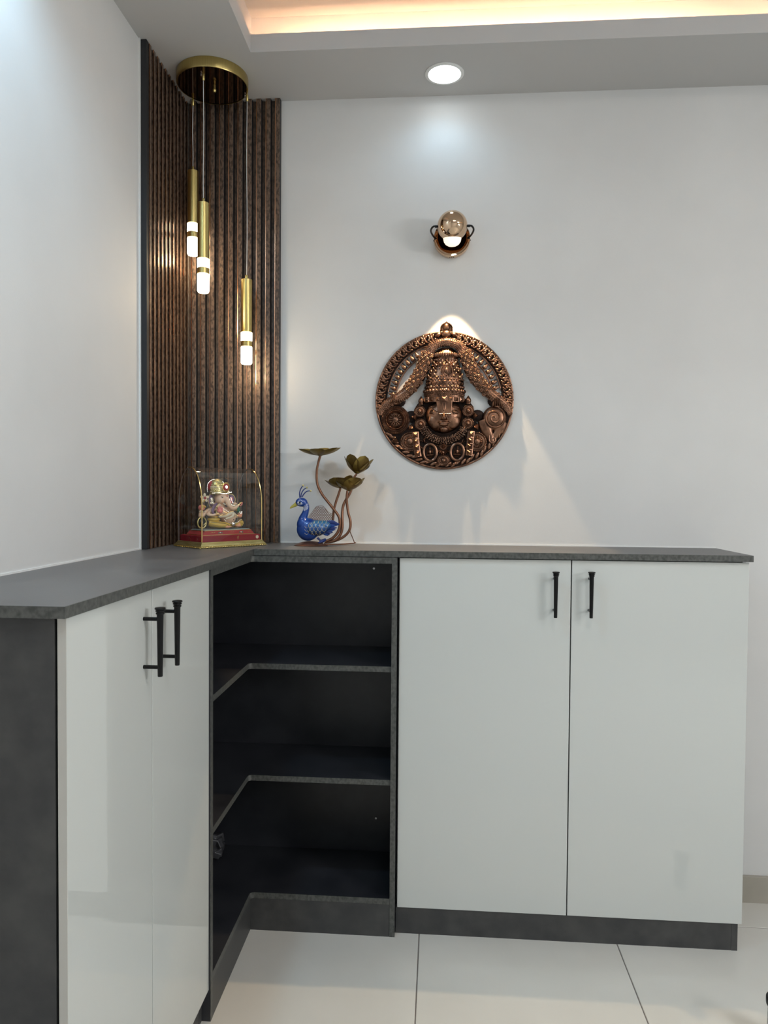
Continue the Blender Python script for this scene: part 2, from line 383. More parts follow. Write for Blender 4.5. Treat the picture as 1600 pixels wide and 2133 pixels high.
# ------------------------------------------------------------------ door handle: tapered bar, stepped cap, two posts (local: -Y away from the door)
def handle_mesh():
    bm = MB()
    bm.lathe([(.0042, -.062), (.0046, -.061), (.0050, -.03), (.0060, .050), (.0062, .052), (.0078, .0525), (.0078, .0550), (.0066, .0555), (.0066, .0568), (.0086, .0572), (.0086, .0592), (.0072, .0597), (.0072, .0606), (.0098, .0612), (.0100, .0632), (.0090, .0645), (.002, .0655)], c=(0, -.031, 0), seg=20)
    for z in (.043, -.045): bm.lathe([(.0036, 0.0), (.0036, .029)], c=(0, 0, z), axis='Y', seg=12)
    me = bm.mesh('handle'); me.materials.append(m_handle); return me
hm = handle_mesh()

# ------------------------------------------------------------------ left cabinet (doors face +X)
r = thing('cabinet', 'left grey cabinet with two white gloss doors facing right', 'cabinet', (.15, -.98, 0))
def part(root, name, m, boxes, **kw):
    bm = MB(); L = root.location
    for q in boxes: bm.box(q[0]-L.x, q[1]-L.x, q[2]-L.y, q[3]-L.y, q[4]-L.z, q[5]-L.z)
    return bm.build(name, m, root, smooth=False, **kw)
part(r, 'side_panel', m_lam, [(.002, .279, -1.307, -1.290, 0, 1.0795)])
part(r, 'side_panel', m_lam, [(.002, .279, -.667, -.650, 0, 1.0795)])
part(r, 'back_panel', m_lam, [(.002, .010, -1.2895, -.6675, .08, 1.0795)])
part(r, 'bottom_panel', m_lam, [(.0105, .279, -1.2895, -.6675, .078, .095)])
part(r, 'top_panel', m_lam, [(.0105, .279, -1.2895, -.6675, 1.062, 1.0795)])
part(r, 'shelf', m_lam, [(.0105, .265, -1.2895, -.6675, .58, .597)])
part(r, 'plinth_board', m_lam, [(.262, .2785, -1.2895, -.6675, .0, .0775)])
def add_door(root, x0, x1, y0, y1, z0, z1, hloc, hrot, lab):
    L = root.location
    d = part(root, 'door', m_door, [(x0, x1, y0, y1, z0, z1)], bevel=.0009); d['label'] = lab
    inst(hm, 'handle', d, (hloc[0]-L.x, hloc[1]-L.y, hloc[2]-L.z), (0, 0, hrot)); return d
dz = .986
d = add_door(r, .2830, .2965, -1.306, -.9915, .077, 1.0776, (.2965, -1.030, dz), PI/2, 'white gloss door nearest the viewer')
d = add_door(r, .2830, .2965, -.9885, -.650, .077, 1.0776, (.2965, -.943, dz), PI/2, 'white gloss door nearest the corner shelves')
part(r, 'edge_band', m_dooredge, [(.2832, .2963, -1.3070, -1.3061, .0772, 1.0774)])
# ------------------------------------------------------------------ right cabinet
r = thing('cabinet', 'right grey cabinet with two tall white gloss doors', 'cabinet', (1.19, -.13, 0))
part(r, 'side_panel', m_lam, [(.7185, .7355, -.243, -.002, 0, 1.0795)])
part(r, 'side_panel', m_lam, [(1.6505, 1.667, -.2605, -.002, 0, .0765), (1.6505, 1.667, -.243, -.002, .0765, 1.0795)])
part(r, 'back_panel', m_lam, [(.736, 1.650, -.010, -.002, .08, 1.0795)])
part(r, 'bottom_panel', m_lam, [(.736, 1.650, -.243, -.0105, .078, .095)])
part(r, 'top_panel', m_lam, [(.736, 1.650, -.243, -.0105, 1.062, 1.0795)])
part(r, 'shelf', m_lam, [(.736, 1.650, -.230, -.0105, .58, .597)])
part(r, 'plinth_board', m_lam, [(.7185, 1.650, -.2600, -.244, 0, .0762)])
add_door(r, .7225, 1.1985, -.264, -.2475, .077, 1.0776, (1.153, -.264, .984), 0, 'white gloss door beside the open shelves')
add_door(r, 1.2015, 1.6765, -.264, -.2475, .077, 1.0776, (1.249, -.264, .985), 0, 'white gloss door at the right end')

# ------------------------------------------------------------------ open corner shelf unit
r = thing('corner_shelf_unit', 'open dark corner shelf unit between the two white-door cabinets', 'shelf unit', (.2, -.2, 0))
def lshape(fx, fy, x1, y1, rad=.012):
    arc = [(fx + rad - rad*math.cos(a), fy - rad + rad*math.sin(a)) for a in [PI/2*k/5 for k in range(6)]]
    return [(.0105, -.0105), (x1, -.0105), (x1, fy)] + arc[::-1] + [(fx, y1), (.0105, y1)]
def lpanel(name, z0, z1, fx, fy, m, band=True):
    pts = [(x-.2, y+.2) for x, y in lshape(fx, fy, .7015, -.6325)]
    o = MB().prism(pts, z0, z1, lambda u, v, d: (u, v, d)).build(name, m, r, smooth=False)
    # edge band following the front
    fr = pts[2:-1]; bm = MB(); w = .0008
    off = []
    for i, (x, y) in enumerate(fr):
        a = fr[max(i-1, 0)]; c = fr[min(i+1, len(fr)-1)]; tx, ty = c[0]-a[0], c[1]-a[1]; l = math.hypot(tx, ty); off.append((x + (-ty/l)*w, y + tx/l*w))
    # make sure the offset points outwards (towards +x / -y)
    bm.prism(fr + off[::-1], z0+.0001, z1-.0001, lambda u, v, d: (u, v, d)); bm.build('edge_band', m_edge, o, smooth=False)
lpanel('top_panel', 1.0625, 1.0795, .300, -.281, m_inner)
lpanel('shelf', .755, .771, .292, -.275, m_inner)
lpanel('shelf', .432, .448, .292, -.275, m_inner)
lpanel('bottom_panel', .093, .110, .300, -.281, m_inner)
part(r, 'side_panel', m_inner, [(.002, .2995, -.6490, -.6330, 0, 1.0795)])
part(r, 'side_panel', m_inner, [(.702, .7168, -.2808, -.002, 0, 1.0795)])
part(r, 'edge_band', m_edge, [(.2997, .301, -.6490, -.6330, 0, 1.0795)])
part(r, 'edge_band', m_edge, [(.702, .7168, -.2822, -.2809, 0, 1.0795)])
part(r, 'back_panel', m_inner, [(.0105, .7015, -.010, -.002, 0, 1.0795)])
part(r, 'back_panel', m_inner, [(.002, .010, -.6325, -.002, 0, 1.0795)])
part(r, 'plinth_board', m_lam, [(.301, .7015, -.2810, -.266, 0, .0925)])
part(r, 'plinth_board', m_lam, [(.285, .3005, -.6325, -.266, 0, .0925)])
for (x, z) in ((.627, 1.02), (.639, .217)):
    MB().lathe([(.0032, .0), (.0036, .001), (.0030, .0018), (.0016, .0018), (.0014, .0006), (.0, .0006)], axis='Y', seg=16).build('screw_cap', m_steel, r, loc=(x-.2, -.0102+.2, z))

# crumpled bag at the back of the lowest shelf
bm = MB()
for k in range(46):
    e = rnd.uniform(0, 1); sz = [rnd.uniform(.008, .024) for _ in range(3)]
    bm.boxm(Matrix.Translation((rnd.uniform(-.028, .028), rnd.uniform(-.02, .02), .012 + e*.040)) @ Matrix.Rotation(rnd.uniform(0, 3), 4, Vector((rnd.uniform(-1, 1), rnd.uniform(-1, 1), rnd.uniform(-1, 1))).normalized()) @ Matrix.Diagonal((*sz, 1))); continue
    bm.ico((rnd.uniform(-.028, .028), rnd.uniform(-.02, .02), .018 + e*.036*(1-.3*rnd.random())), (rnd.uniform(.008, .016), rnd.uniform(.008, .016), rnd.uniform(.008, .016)), 1)
me = blob_mesh(bm, 'crumpled_bag', .0016, 1); me.materials.clear(); me.materials.append(m_cloth)
lowz = min(v.co.z for v in me.vertices)
o = link(bpy.data.objects.new('crumpled_bag', me)); o.scale = (1.25, 1.25, 1.25); o.location = (.122, -.095, .1105-lowz*1.25)
props(o, 'crumpled black bag lying at the back left of the lowest corner shelf', 'bag')

# ------------------------------------------------------------------ floor door stop at the right edge
r = thing('door_stop', 'small grey metal door stop with black head at right edge of floor', 'door stop', (1.622, -.60, 0))
MB().lathe([(.022, .0005), (.0225, .004), (.0215, .006), (.0205, .083)], seg=28).build('post', m_steel, r)
MB().lathe([(.0205, .0835), (.0240, .0855), (.0245, .089), (.0245, .102), (.0225, .105), (.004, .1055)], seg=28).build('rubber_head', m_handle, r)

# ------------------------------------------------------------------ pendant lamp
r = thing('pendant_lamp', 'three-light brass pendant lamp hanging from a round ceiling plate in the corner', 'pendant lamp', (.146, -.150, H))
MB().lathe([(.1045, -.0005), (.1050, -.003), (.1050, -.028), (.1042, -.030), (.1020, -.030)], seg=64, cap=False).build('canopy_rim', m_brass, r)
MB().lathe([(.1018, -.0005), (.1018, -.0288), (.0, -.0288)], seg=64).build('canopy_plate', m_canopy, r)
MB().lathe([(.0042, -.029), (.0042, -.040), (.0052, -.041), (.0055, -.046), (.0035, -.050), (.001, -.0505)], c=(.007, -.005, 0), seg=16).build('centre_knob', m_brass, r)
def drop(x, y, ztop, label):
    """ztop = top of the brass tube"""
    x -= .146; y += .150; z = ztop - H
    MB().lathe([(.0042, -.029), (.0042, -.0465), (.0030, -.048), (.001, -.048)], c=(x, y, 0), seg=16).build('cable_grip', m_brass, r)
    MB().lathe([(.0030, -.0), (.0030, -.006), (.0008, -.006)], c=(x-.006, y-.001, -.0292), seg=12).build('grip_screw', m_steel, r)
    pts = [(x + .0012*math.sin(t*5+x*40)*math.sin(PI*t), y, -.047 + (z+.014+.047)*t) for t in [i/16 for i in range(17)]]
    MB().tube(pts, .0009, 6).build('cable', m_wpaint, r)
    R = .0168
    MB().lathe([(.0035, .014), (.0042, .012), (.0042, .001), (R-.001, .0006), (R, -.0005), (R, -.160), (R-.001, -.161), (.002, -.161)], c=(x, y, z), seg=32).build('tube', m_brass, r)
    MB().lathe([(.002, -.1615), (R+.0003, -.1615), (R+.0008, -.163), (R+.0006, -.1860), (R-.0006, -.188), (.002, -.188)], c=(x, y, z), seg=32).build('light_ring', m_opal, r)
    MB().lathe([(.002, -.1882), (R+.0006, -.1885), (R+.0006, -.2045), (.002, -.2047)], c=(x, y, z), seg=32).build('brass_ring', m_brass, r)
    MB().lathe([(.002, -.2050), (R-.0004, -.2050), (R+.0006, -.2066), (R+.0006, -.253), (R-.002, -.2578), (.006, -.259), (.001, -.259)], c=(x, y, z), seg=32).build('light_tip', m_opal, r)
    light('pendant_glow', 'POINT', (x+.146, y-.150, H+z-.262-.012), .55, (1, .74, .45), shadow_soft_size=.016)
drop(.062, -.081, 2.252, '')
drop(.139, -.215, 2.100, '')
drop(.236, -.095, 1.912, '')

# ------------------------------------------------------------------ wall spot lamp
r = thing('wall_lamp', 'rose gold ball wall lamp with round base lit above the copper plaque', 'wall lamp', (.864, 0, 2.052))
# shallow open cup on the wall
MB().lathe([(.0, .0008), (.0555, .0008), (.0565, .003), (.0565, .024), (.0552, .0262), (.0540, .0255), (.0520, .016), (.040, .008), (.0, .006)], axis='Y', seg=56, c=(0, 0, 0)).build('base_cup', m_chrome, r)
for k in (-1, 0, 1):
    a = math.radians(k*5.6 - 90); bm = MB(); c = Vector((math.cos(a)*.0566, -.014, math.sin(a)*.0566))
    bm.box(-.0016+c.x, .0016+c.x, c.y-.003, c.y+.002, c.z-.0006, c.z+.0006).build('vent_slot', m_dark, r, smooth=False)
sc = Vector((0, -.086, .014)); R = .0455
# ball with an opening cut square to the tilted axis
tilt = Matrix.Rotation(math.radians(8), 3, 'X')   # opening looks down and to the room
prof = [(R*math.sin(t), R*math.cos(t)) for t in [math.radians(4+ (141-4)*k/28) for k in range(29)]]
prof = [(0.0005, R)] + prof
inner = [(rr*.955, zz*.955) for rr, zz in prof[::-1][:14]]
MB().lathe(prof + inner, c=sc, seg=56, cap=False, rot=tilt).build('ball_shade', m_chrome, r)
ax = tilt @ Vector((0, 0, 1))
m_lens = mat('lit_frosted_lens', (1, .95, .85), .3, emit=(1, .88, .68), estr=.8)
ro = R*math.sin(math.radians(141)); zo = R*math.cos(math.radians(141))
MB().lathe([(ro*.95, zo+.003), (ro*.95, zo-.001), (ro*.88, zo-.010), (ro*.70, zo-.0175), (ro*.4, zo-.0225), (.001, zo-.024)], c=sc, seg=40, cap=True, rot=tilt).build('lens', m_lens, r)
for sx in (-1, 1):
    pts = spline([(sx*.044, sc.y, sc.z), (sx*.056, sc.y+.002, sc.z+.001), (sx*.0635, sc.y+.014, sc.z-.002), (sx*.0640, sc.y+.030, sc.z-.006), (sx*.058, -.030, sc.z-.009), (sx*.049, -.014, sc.z-.012)], 5)
    MB().tube(pts, .0030, 8).build('bracket_arm', m_handle, r)
    MB().lathe([(.0040, .0), (.0040, .007), (.001, .0072)], c=(sx*.0455, sc.y, sc.z), axis='X', seg=14, rot=Matrix.Scale(sx, 3, (1, 0, 0))).build('pivot_knob', m_handle, r)
    MB().lathe([(.002, .0), (.002, .002), (.0005, .0021)], c=(sx*.0566, -.014, -.004), axis='X', seg=10, rot=Matrix.Scale(sx, 3, (1, 0, 0))).build('cup_screw', m_dark, r)
# ------------------------------------------------------------------ copper relief plaque (drawn in a 0-1600 frame, 0.312 mm a unit)
r = thing('wall_plaque', 'round antique copper relief plaque of a crowned deity face on the wall', 'wall decor', (.8445, 0, 1.552))
PS = .0003125; CU, CV = 786, 898
def pp(u, v, d=0.0): return Vector(((u-CU)*PS, -d, (CV-v)*PS))
def pol(ang, R): a = math.radians(ang); return (CU + R*math.cos(a), CV - R*math.sin(a))
def pel(bm, u, v, ru, rv, dd, d0=.008, ang=0, seg=12):
    return bm.sph(pp(u, v, d0), (ru*PS, dd, rv*PS), seg, rot=Matrix.Rotation(math.radians(-ang), 3, 'Y'))
def ptube(bm, pts, seg=8, flat=1.0, n=6):
    q = spline(pts, n); return bm.tube([pp(a[0], a[1], a[2]) for a in q], [a[3]*PS for a in q], seg, flat=flat)
def ringband(bm, R0, R1, a0, a1, d0, d1, n=96):
    def f(i, j):
        a = a0 + (a1-a0)*i
        k = int(round(j*4)) % 4
        R, d = ((R0, d0), (R1, d0), (R1, d1), (R0, d1))[k]; u, v = pol(a, R); return pp(u, v, d)
    return bm.grid(f, n, 4)
def pdisc(bm, u, v, prof, seg=32, sc=(1, 1)):
    return bm.lathe([(a*PS, b) for a, b in prof], c=pp(u, v, 0), axis='Y', seg=seg, sc=sc)
# ground plates (blackened)
bm = MB(); ringband(bm, 574, 684, -14, 194, .0045, .0075)
low = [pol(a, 682) for a in range(186, 355, 4)] + [(1400, 1010), (1180, 1170), (1110, 1120), (1080, 960), (1020, 880), (560, 880), (500, 960), (470, 1120), (400, 1190), (170, 1000)]
bm.prism([(a, b) for a, b in low], .0045, .008, lambda u, v, d: pp(u, v, d))
bm.prism([(610, 900), (640, 620), (690, 420), (900, 420), (940, 620), (980, 900)], .0045, .010, lambda u, v, d: pp(u, v, d))
for (u, v) in ((330, 905), (1290, 905), (1120, 1050), (460, 1060)): pel(bm, u, v, 70, 60, .004, .006)
bm.build('ground_plate', m_relief_d, r, angle=30)
# rims
bm = MB()
bm.tube([pp(*pol(a, 682), .0085) for a in [i*3 for i in range(121)]], .0034, 8, cap=False)
bm.build('outer_rim', m_relief, r)
bm = MB(); bm.tube([pp(*pol(a, 572), .009) for a in [12 + i*3 for i in range(54)]], .0020, 8); bm.build('middle_rim', m_relief, r)
bm = MB(); bm.tube([pp(*pol(a, 490), .009) for a in [10 + i*3 for i in range(54)]], .0026, 8); bm.build('inner_rim', m_relief, r)
# short webs that carry the beads between the two rims
bm = MB()
for k in range(26):
    a = 12.5 + k*6.45
    if 60 < a < 118: continue
    bm.tube([pp(*pol(a+3.2, 490), .007), pp(*pol(a+3.2, 572), .007)], .0014, 6)
bm.build('rim_web', m_relief_d, r, kind='stuff')
# leaf scrolls round the band (unit faces up = radially outwards)
def leaf_mesh(sx):
    bm = MB(); f = lambda u, v, d: Vector((u*PS*sx, -d, v*PS))
    for (a, b, rx, rz, rot) in ((-22, 26, 13, 26, 38), (0, 36, 13, 26, 4), (20, 24, 12, 22, -38), (-20, 4, 13, 17, 60), (2, 8, 15, 30, 10)):
        bm.sph(f(a, b, .0105), (rx*PS, .0042, rz*PS), 10, rot=Matrix.Rotation(math.radians(-rot*sx), 3, 'Y'))
    hook = [(4, 0, .0105, 9), (14, -22, .011, 10), (30, -34, .0115, 9), (42, -26, .012, 8), (40, -12, .0125, 7), (30, -14, .0125, 6)]
    q = spline(hook, 4); bm.tube([f(a[0], a[1], a[2]) for a in q], [a[3]*PS for a in q], 7)
    bm.sph(f(-16, -30, .0105), (13*PS, .0045, 13*PS), 10)
    me = bm.mesh('leaf_scroll'); me.materials.append(m_relief); return me
lm, rm = leaf_mesh(1), leaf_mesh(-1)
def place(me, name, ang, R, d=0):
    u, v = pol(ang, R); return inst(me, name, r, pp(u, v, d), (0, math.radians(90-ang), 0))
for k in range(14):
    place(lm, 'leaf_scroll', 186 - k*6.45, 632); place(rm, 'leaf_scroll', -6 + k*6.45, 632)
bm = MB(); bm.sph((0, -.010, -.002), (.0068, .0058, .0072), 12); bm.lathe([(.0052, 0), (.003, .006), (.0006, .010)], c=(0, -.010, .002), seg=10)
bdm = bm.mesh('teardrop_bead'); bdm.materials.append(m_relief)
for k in range(9):
    place(bdm, 'teardrop_bead', 173 - k*6.45, 527); place(bdm, 'teardrop_bead', 7 + k*6.45, 527)
# rope leaves round the lower rim
bm = MB(); bm.sph((0, -.0105, 0), (.0052, .0050, .0125), 12, rot=Matrix.Rotation(math.radians(58), 3, 'Y')); bm.sph((.002, -.0125, .0035), (.0032, .0040, .0095), 10, rot=Matrix.Rotation(math.radians(66), 3, 'Y'))
rlm = bm.mesh('rope_leaf'); rlm.materials.append(m_relief)
for k in range(29): place(rlm, 'rope_leaf', 207 + k*4.5, 640 + 10*math.sin(k*2.1))
# finial
bm = MB(); pdisc(bm, 803, 240, [(54, .006), (52, .014), (40, .019), (20, .022), (2, .0225)], sc=(1, .8))
bm.prism([(735, 205), (745, 165), (770, 140), (790, 118), (803, 108), (818, 120), (838, 142), (860, 165), (868, 205), (803, 225)], .005, .011, lambda u, v, d: pp(u, v, d))
pel(bm, 803, 170, 34, 42, .007, .011)
for k in range(13):
    a = math.radians(-10 + k*200/12); pel(bm, 803 + 55*math.cos(a), 180 - 52*math.sin(a), 10, 10, .004, .011, seg=8)
pel(bm, 720, 245, 36, 22, .006, .010, 25); pel(bm, 884, 245, 36, 22, .006, .010, -25)
pdisc(bm, 803, 285, [(56, .008), (56, .013), (30, .018), (2, .019)], sc=(1, .35))
bm.build('finial', m_relief, r)
# garland of flowers over the head
gl = [(150, 1040, .010, 16), (160, 985, .012, 34), (240, 918, .013, 46), (340, 868, .015, 54), (430, 800, .016, 58), (510, 700, .018, 62), (565, 600, .019, 62), (600, 500, .020, 60), (630, 420, .020, 52), (690, 350, .020, 44), (800, 322, .020, 40),
      (905, 345, .020, 44), (970, 410, .020, 52), (1005, 500, .020, 60), (1045, 600, .019, 62), (1100, 690, .018, 62), (1180, 780, .016, 58), (1270, 855, .015, 54), (1360, 920, .013, 44), (1425, 985, .012, 34), (1445, 1050, .010, 16)]
bm = MB(); ptube(bm, gl, 14, flat=.85, n=6); bm.build('garland', m_relief, r)
bm = MB(); q = spline(gl, 12); roses = []
for i, a in enumerate(q):
    if i % 2: continue
    b = q[min(i+1, len(q)-1)]; t = Vector((b[0]-a[0], b[1]-a[1])); 
    if t.length == 0: continue
    t.normalize(); n = Vector((-t.y, t.x)); big = 420 < a[1] < 820
    for k in range(-3, 4):
        ph = k/3.2*1.25 + (.2 if (i//2) % 2 else -.2)
        if abs(ph) > 1.4: continue
        u = a[0] + n.x*a[3]*math.sin(ph); v = a[1] + n.y*a[3]*math.sin(ph); d = a[2] + a[3]*PS*.85*math.cos(ph)
        rr = (rnd.uniform(11, 16) if big else rnd.uniform(6, 9))*PS; d += .0012 if big else 0
        if big:
            if i % 4 == 0 and k % 2 == (i//4) % 2:
                roses.append((pp(u, v, d), ph*.8, rnd.uniform(0, 6.28)))
            continue
        bm.ico(pp(u + rnd.uniform(-3, 3), v + rnd.uniform(-3, 3), d), (rr, rr*.8, rr), 1)
        if big:
            for e in range(3):
                aa = rnd.uniform(0, 6.28); bm.ico(pp(u + 12*math.cos(aa), v + 12*math.sin(aa), d), (rr*.45, rr*.5, rr*.45), 1)
bm.build('garland_flowers', m_relief, r, kind='stuff')
bm = MB()
for e in range(6):
    aa = e*PI/3; bm.sph((15*PS*math.cos(aa), -.0005, 15*PS*math.sin(aa)), (11*PS, 9*PS, 7.5*PS), 8, rot=Matrix.Rotation(-aa+PI/2, 3, 'Y'))
bm.sph((0, -.0025, 0), (9*PS, 9*PS, 9*PS), 8); rsm = bm.mesh('garland_rose'); rsm.materials.append(m_relief)
for c_, ph, a_ in roses: inst(rsm, 'garland_rose', r, c_, (0, a_, 0))
bm = MB()
for (u, v, a0) in ((300, 885, -20), (1310, 915, 15)):
    for k in range(-2, 3): pel(bm, u + k*17, v + abs(k)*6, 12, 46, .008, .022, a0*.3 + k*9)
    pel(bm, u, v+48, 42, 12, .006, .018)
bm.build('garland_tassel', m_relief, r)
# crown
def cx_at(v): return 785 + (v-900)*-.03
bm = MB(); prof = [(560, 960, 205), (0, 0, 0)]
lv = [(925, 196), (922, 205), (872, 206), (866, 198), (838, 200), (826, 206), (800, 203), (792, 192), (770, 190), (700, 186), (640, 172), (580, 152), (530, 132), (520, 118), (482, 118), (474, 128), (455, 138), (438, 136), (425, 112), (405, 96), (400, 88), (382, 70), (374, 40), (370, 4)]
def half(bm, lv, seg=28, fl=.62, d0=.008):
    rings = []
    for v, R in lv:
        rings.append([bm.bm.verts.new(pp(cx_at(v) - R*math.cos(PI*k/seg), v, d0 + R*PS*fl*math.sin(PI*k/seg))) for k in range(seg+1)])
    for a, b in zip(rings, rings[1:]):
        for k in range(seg): bm.bm.faces.new((a[k], a[k+1], b[k+1], b[k]))
    return bm
half(bm, lv).build('crown', m_relief, r, angle=30)
def onc(v, R, ph, fl=.62, d0=.008): return (cx_at(v) + R*math.sin(ph), v, d0 + R*PS*fl*math.cos(ph))
def studrow(bm, v, R, n, ru, rv, dd, span=1.3, kind='s'):
    for k in range(n):
        ph = -span + 2*span*k/(n-1); u, vv, d = onc(v, R, ph)
        m = Matrix.Rotation(ph, 3, 'Z')
        c = pp(u, vv, d)
        if kind == 'box': bm.lathe([(ru*PS*1.41, -.001), (ru*PS*1.3, .0015), (.0003, dd)], c=c, axis='Y', seg=4, rot=m @ Matrix.Rotation(PI/4, 3, 'Y'))
        else: bm.sph(c, (ru*PS, dd, rv*PS), 8, rot=m)
bm = MB(); studrow(bm, 897, 205, 9, 21, 21, .005, 1.25, 'box'); bm.build('crown_stud', m_relief, r, smooth=False, kind='stuff')
bm = MB(); studrow(bm, 852, 200, 30, 9, 8, .003, 1.45); studrow(bm, 836, 201, 30, 8, 6, .003, 1.45); studrow(bm, 813, 205, 15, 21, 18, .0045, 1.4); studrow(bm, 774, 191, 15, 18, 17, .0045, 1.4)
studrow(bm, 700, 186, 17, 11, 11, .0035, 1.4); studrow(bm, 668, 179, 20, 8, 8, .003, 1.4); studrow(bm, 590, 155, 15, 9, 12, .0035, 1.35); studrow(bm, 556, 142, 17, 7, 7, .003, 1.35); studrow(bm, 532, 133, 13, 10, 9, .0035, 1.35); studrow(bm, 500, 119, 11, 10, 17, .0042, 1.3); studrow(bm, 452, 137, 17, 13, 24, .004, 1.4)
bm.build('crown_beads', m_relief, r, kind='stuff')
bm = MB()
for k in range(9):
    ph = -1.2 + 2.4*k/8; u, v, d = onc(735, 188, ph)
    m = Matrix.Rotation(ph, 3, 'Z'); bm.lathe([(.0078, -.001), (.0078, .002), (.0062, .003), (.0058, .002), (.004, .002), (.0034, .0042), (.0003, .005)], c=pp(u, v, d), axis='Y', seg=16, rot=m)
for (u0, v0, s) in ((705, 560, 1), (875, 560, -1), (655, 620, 1), (925, 620, -1), (712, 680, 1), (880, 670, -1), (650, 690, 1), (940, 680, -1), (745, 545, -1), (835, 545, 1), (700, 620, 1), (885, 615, -1)):
    R_ = 205 - abs(v0-735)*.25; ph = math.asin(max(-.98, min(.98, (u0-cx_at(v0))/R_*1.0))); d = .008 + R_*PS*.62*math.cos(ph)*.86
    sp = [(u0 + s*(26*math.cos(t)*(1-t/9)), v0 + 26*math.sin(t)*(1-t/9), d + t*.0007, 9-t) for t in [i*.6 for i in range(11)]]
    bm.tube([pp(a[0], a[1], a[2]) for a in sp], [max(a[3], 3.5)*PS for a in sp], 7)
    bm.sph(pp(u0, v0, d+.003), (.004, .004, .004), 8)
    pel(bm, u0 - s*20, v0-24, 12, 20, .004, d+.001, s*35)
bm.build('crown_scrolls', m_relief, r)
bm = MB(); u, v, d = onc(618, 165, 0.08)
bm.lathe([(.0172, -.004), (.0175, .0), (.0160, .0015), (.0150, .0008), (.0135, .0035), (.0115, .003), (.0100, .0055), (.0075, .005), (.0055, .0078), (.0003, .009)], c=pp(u, v, d-.001), axis='Y', seg=28, sc=(1, 1.28))
for k in range(26):
    a = 2*PI*k/26; bm.sph(pp(u, v, d) + Vector((.0165*math.cos(a), -.0005, .0165*1.28*math.sin(a))), .0016, 6)
bm.build('crown_medallion', m_relief, r)
# face
bm = MB()
pel(bm, 785, 1050, 186, 178, .036, .010, seg=32); pel(bm, 700, 1110, 74, 74, .011, .030, seg=16); pel(bm, 872, 1110, 74, 74, .011, .030, seg=16)
pel(bm, 787, 1190, 46, 34, .012, .030, seg=16)
bm.tube([pp(785, 985, .040), pp(785, 1040, .044), pp(786, 1085, .050)], [12*PS, 15*PS, 20*PS], 12); pel(bm, 786, 1088, 27, 17, .008, .047, seg=14); pel(bm, 764, 1092, 13, 11, .006, .043); pel(bm, 808, 1092, 13, 11, .006, .043)
pel(bm, 786, 1128, 56, 11, .006, .0435, 0, seg=16); pel(bm, 786, 1148, 46, 14, .007, .0425, 0, seg=16); pel(bm, 742, 1124, 16, 7, .005, .041, 18); pel(bm, 832, 1122, 16, 7, .005, .041, -18)
for s, cu in ((-1, 680), (1, 888)):
    pel(bm, cu, 1022, 42, 19, .010, .0345, s*-6, seg=16); bm.tube([pp(cu - 44, 1030, .037), pp(cu, 1040, .0425), pp(cu + 44, 1026, .037)], .0012, 6)
    q = spline([(cu-58, 985, .031), (cu-10, 966, .0405), (cu+46, 982, .038)] if s > 0 else [(cu-46, 982, .038), (cu+10, 966, .0405), (cu+58, 985, .031)], 6); bm.tube([pp(*a) for a in q], .0014, 6)
blob(bm, 'face', m_relief, r, .0011, 2, label='smooth brown face with closed lips')
for s, cu in ((-1, 690), (1, 880)):
    q = spline([(cu-40, 1026, .042), (cu-5, 1012, .0462), (cu+40, 1022, .043)], 5); MB().tube([pp(*a) for a in q], .0008, 6).build('eyelid', m_relief_d, r)
bm = MB(); bm.prism([(703, 905), (866, 905), (858, 1050), (732, 1052)], .032, .0465, lambda u, v, d: pp(u, v, d))
bm.build('forehead_mark', m_relief, r, smooth=False, bevel=.0012)
bm = MB(); bm.tube([pp(712, 925, .047), pp(738, 1044, .047), pp(852, 1042, .047), pp(858, 925, .047)], .0014, 6); q = spline([(770, 935, .047, 5), (774, 985, .047, 7), (786, 1012, .047, 8), (797, 985, .047, 7), (800, 935, .047, 5)], 5); bm.tube([pp(*a[:3]) for a in q], [a[3]*PS for a in q], 6)
bm.build('forehead_line', m_relief, r)
# ear discs, buds
def rosette_mesh(R, nb, name, petals=0):
    bm = MB(); bm.lathe([(R, .006), (R, .012), (R*.86, .015), (R*.80, .0125), (R*.62, .013), (R*.52, .018), (R*.34, .0165), (R*.26, .022), (.0004, .0245)], axis='Y', seg=36)
    for k in range(nb):
        a = 2*PI*k/nb; bm.sph((R*.92*math.cos(a), -.0135, R*.92*math.sin(a)), (R*.115, R*.11, R*.115), 7)
    for k in range(petals):
        a = 2*PI*k/petals; bm.sph((R*.43*math.cos(a), -.0165, R*.43*math.sin(a)), (R*.20, .0035, R*.085), 8, rot=Matrix.Rotation(-a, 3, 'Y'))
    me = bm.mesh(name); me.materials.append(m_relief); return me
em = rosette_mesh(58*PS, 22, 'ear_disc')
for (u, v) in ((543, 1010), (551, 1140), (1027, 1005), (1024, 1130)): inst(em, 'ear_disc', r, pp(u, v, .008))
bm = MB(); bm.sph((0, -.016, 0), (.0092, .008, .0110), 14); bm.lathe([(.006, .006), (.003, .012), (.0005, .015)], c=(0, -.016, .001), seg=12); bm.lathe([(.0085, -.011), (.0085, -.008)], c=(0, -.016, 0), seg=14); me = bm.mesh('ear_bud'); me.materials.append(m_relief)
inst(me, 'ear_bud', r, pp(556, 908)); inst(me, 'ear_bud', r, pp(1027, 902))
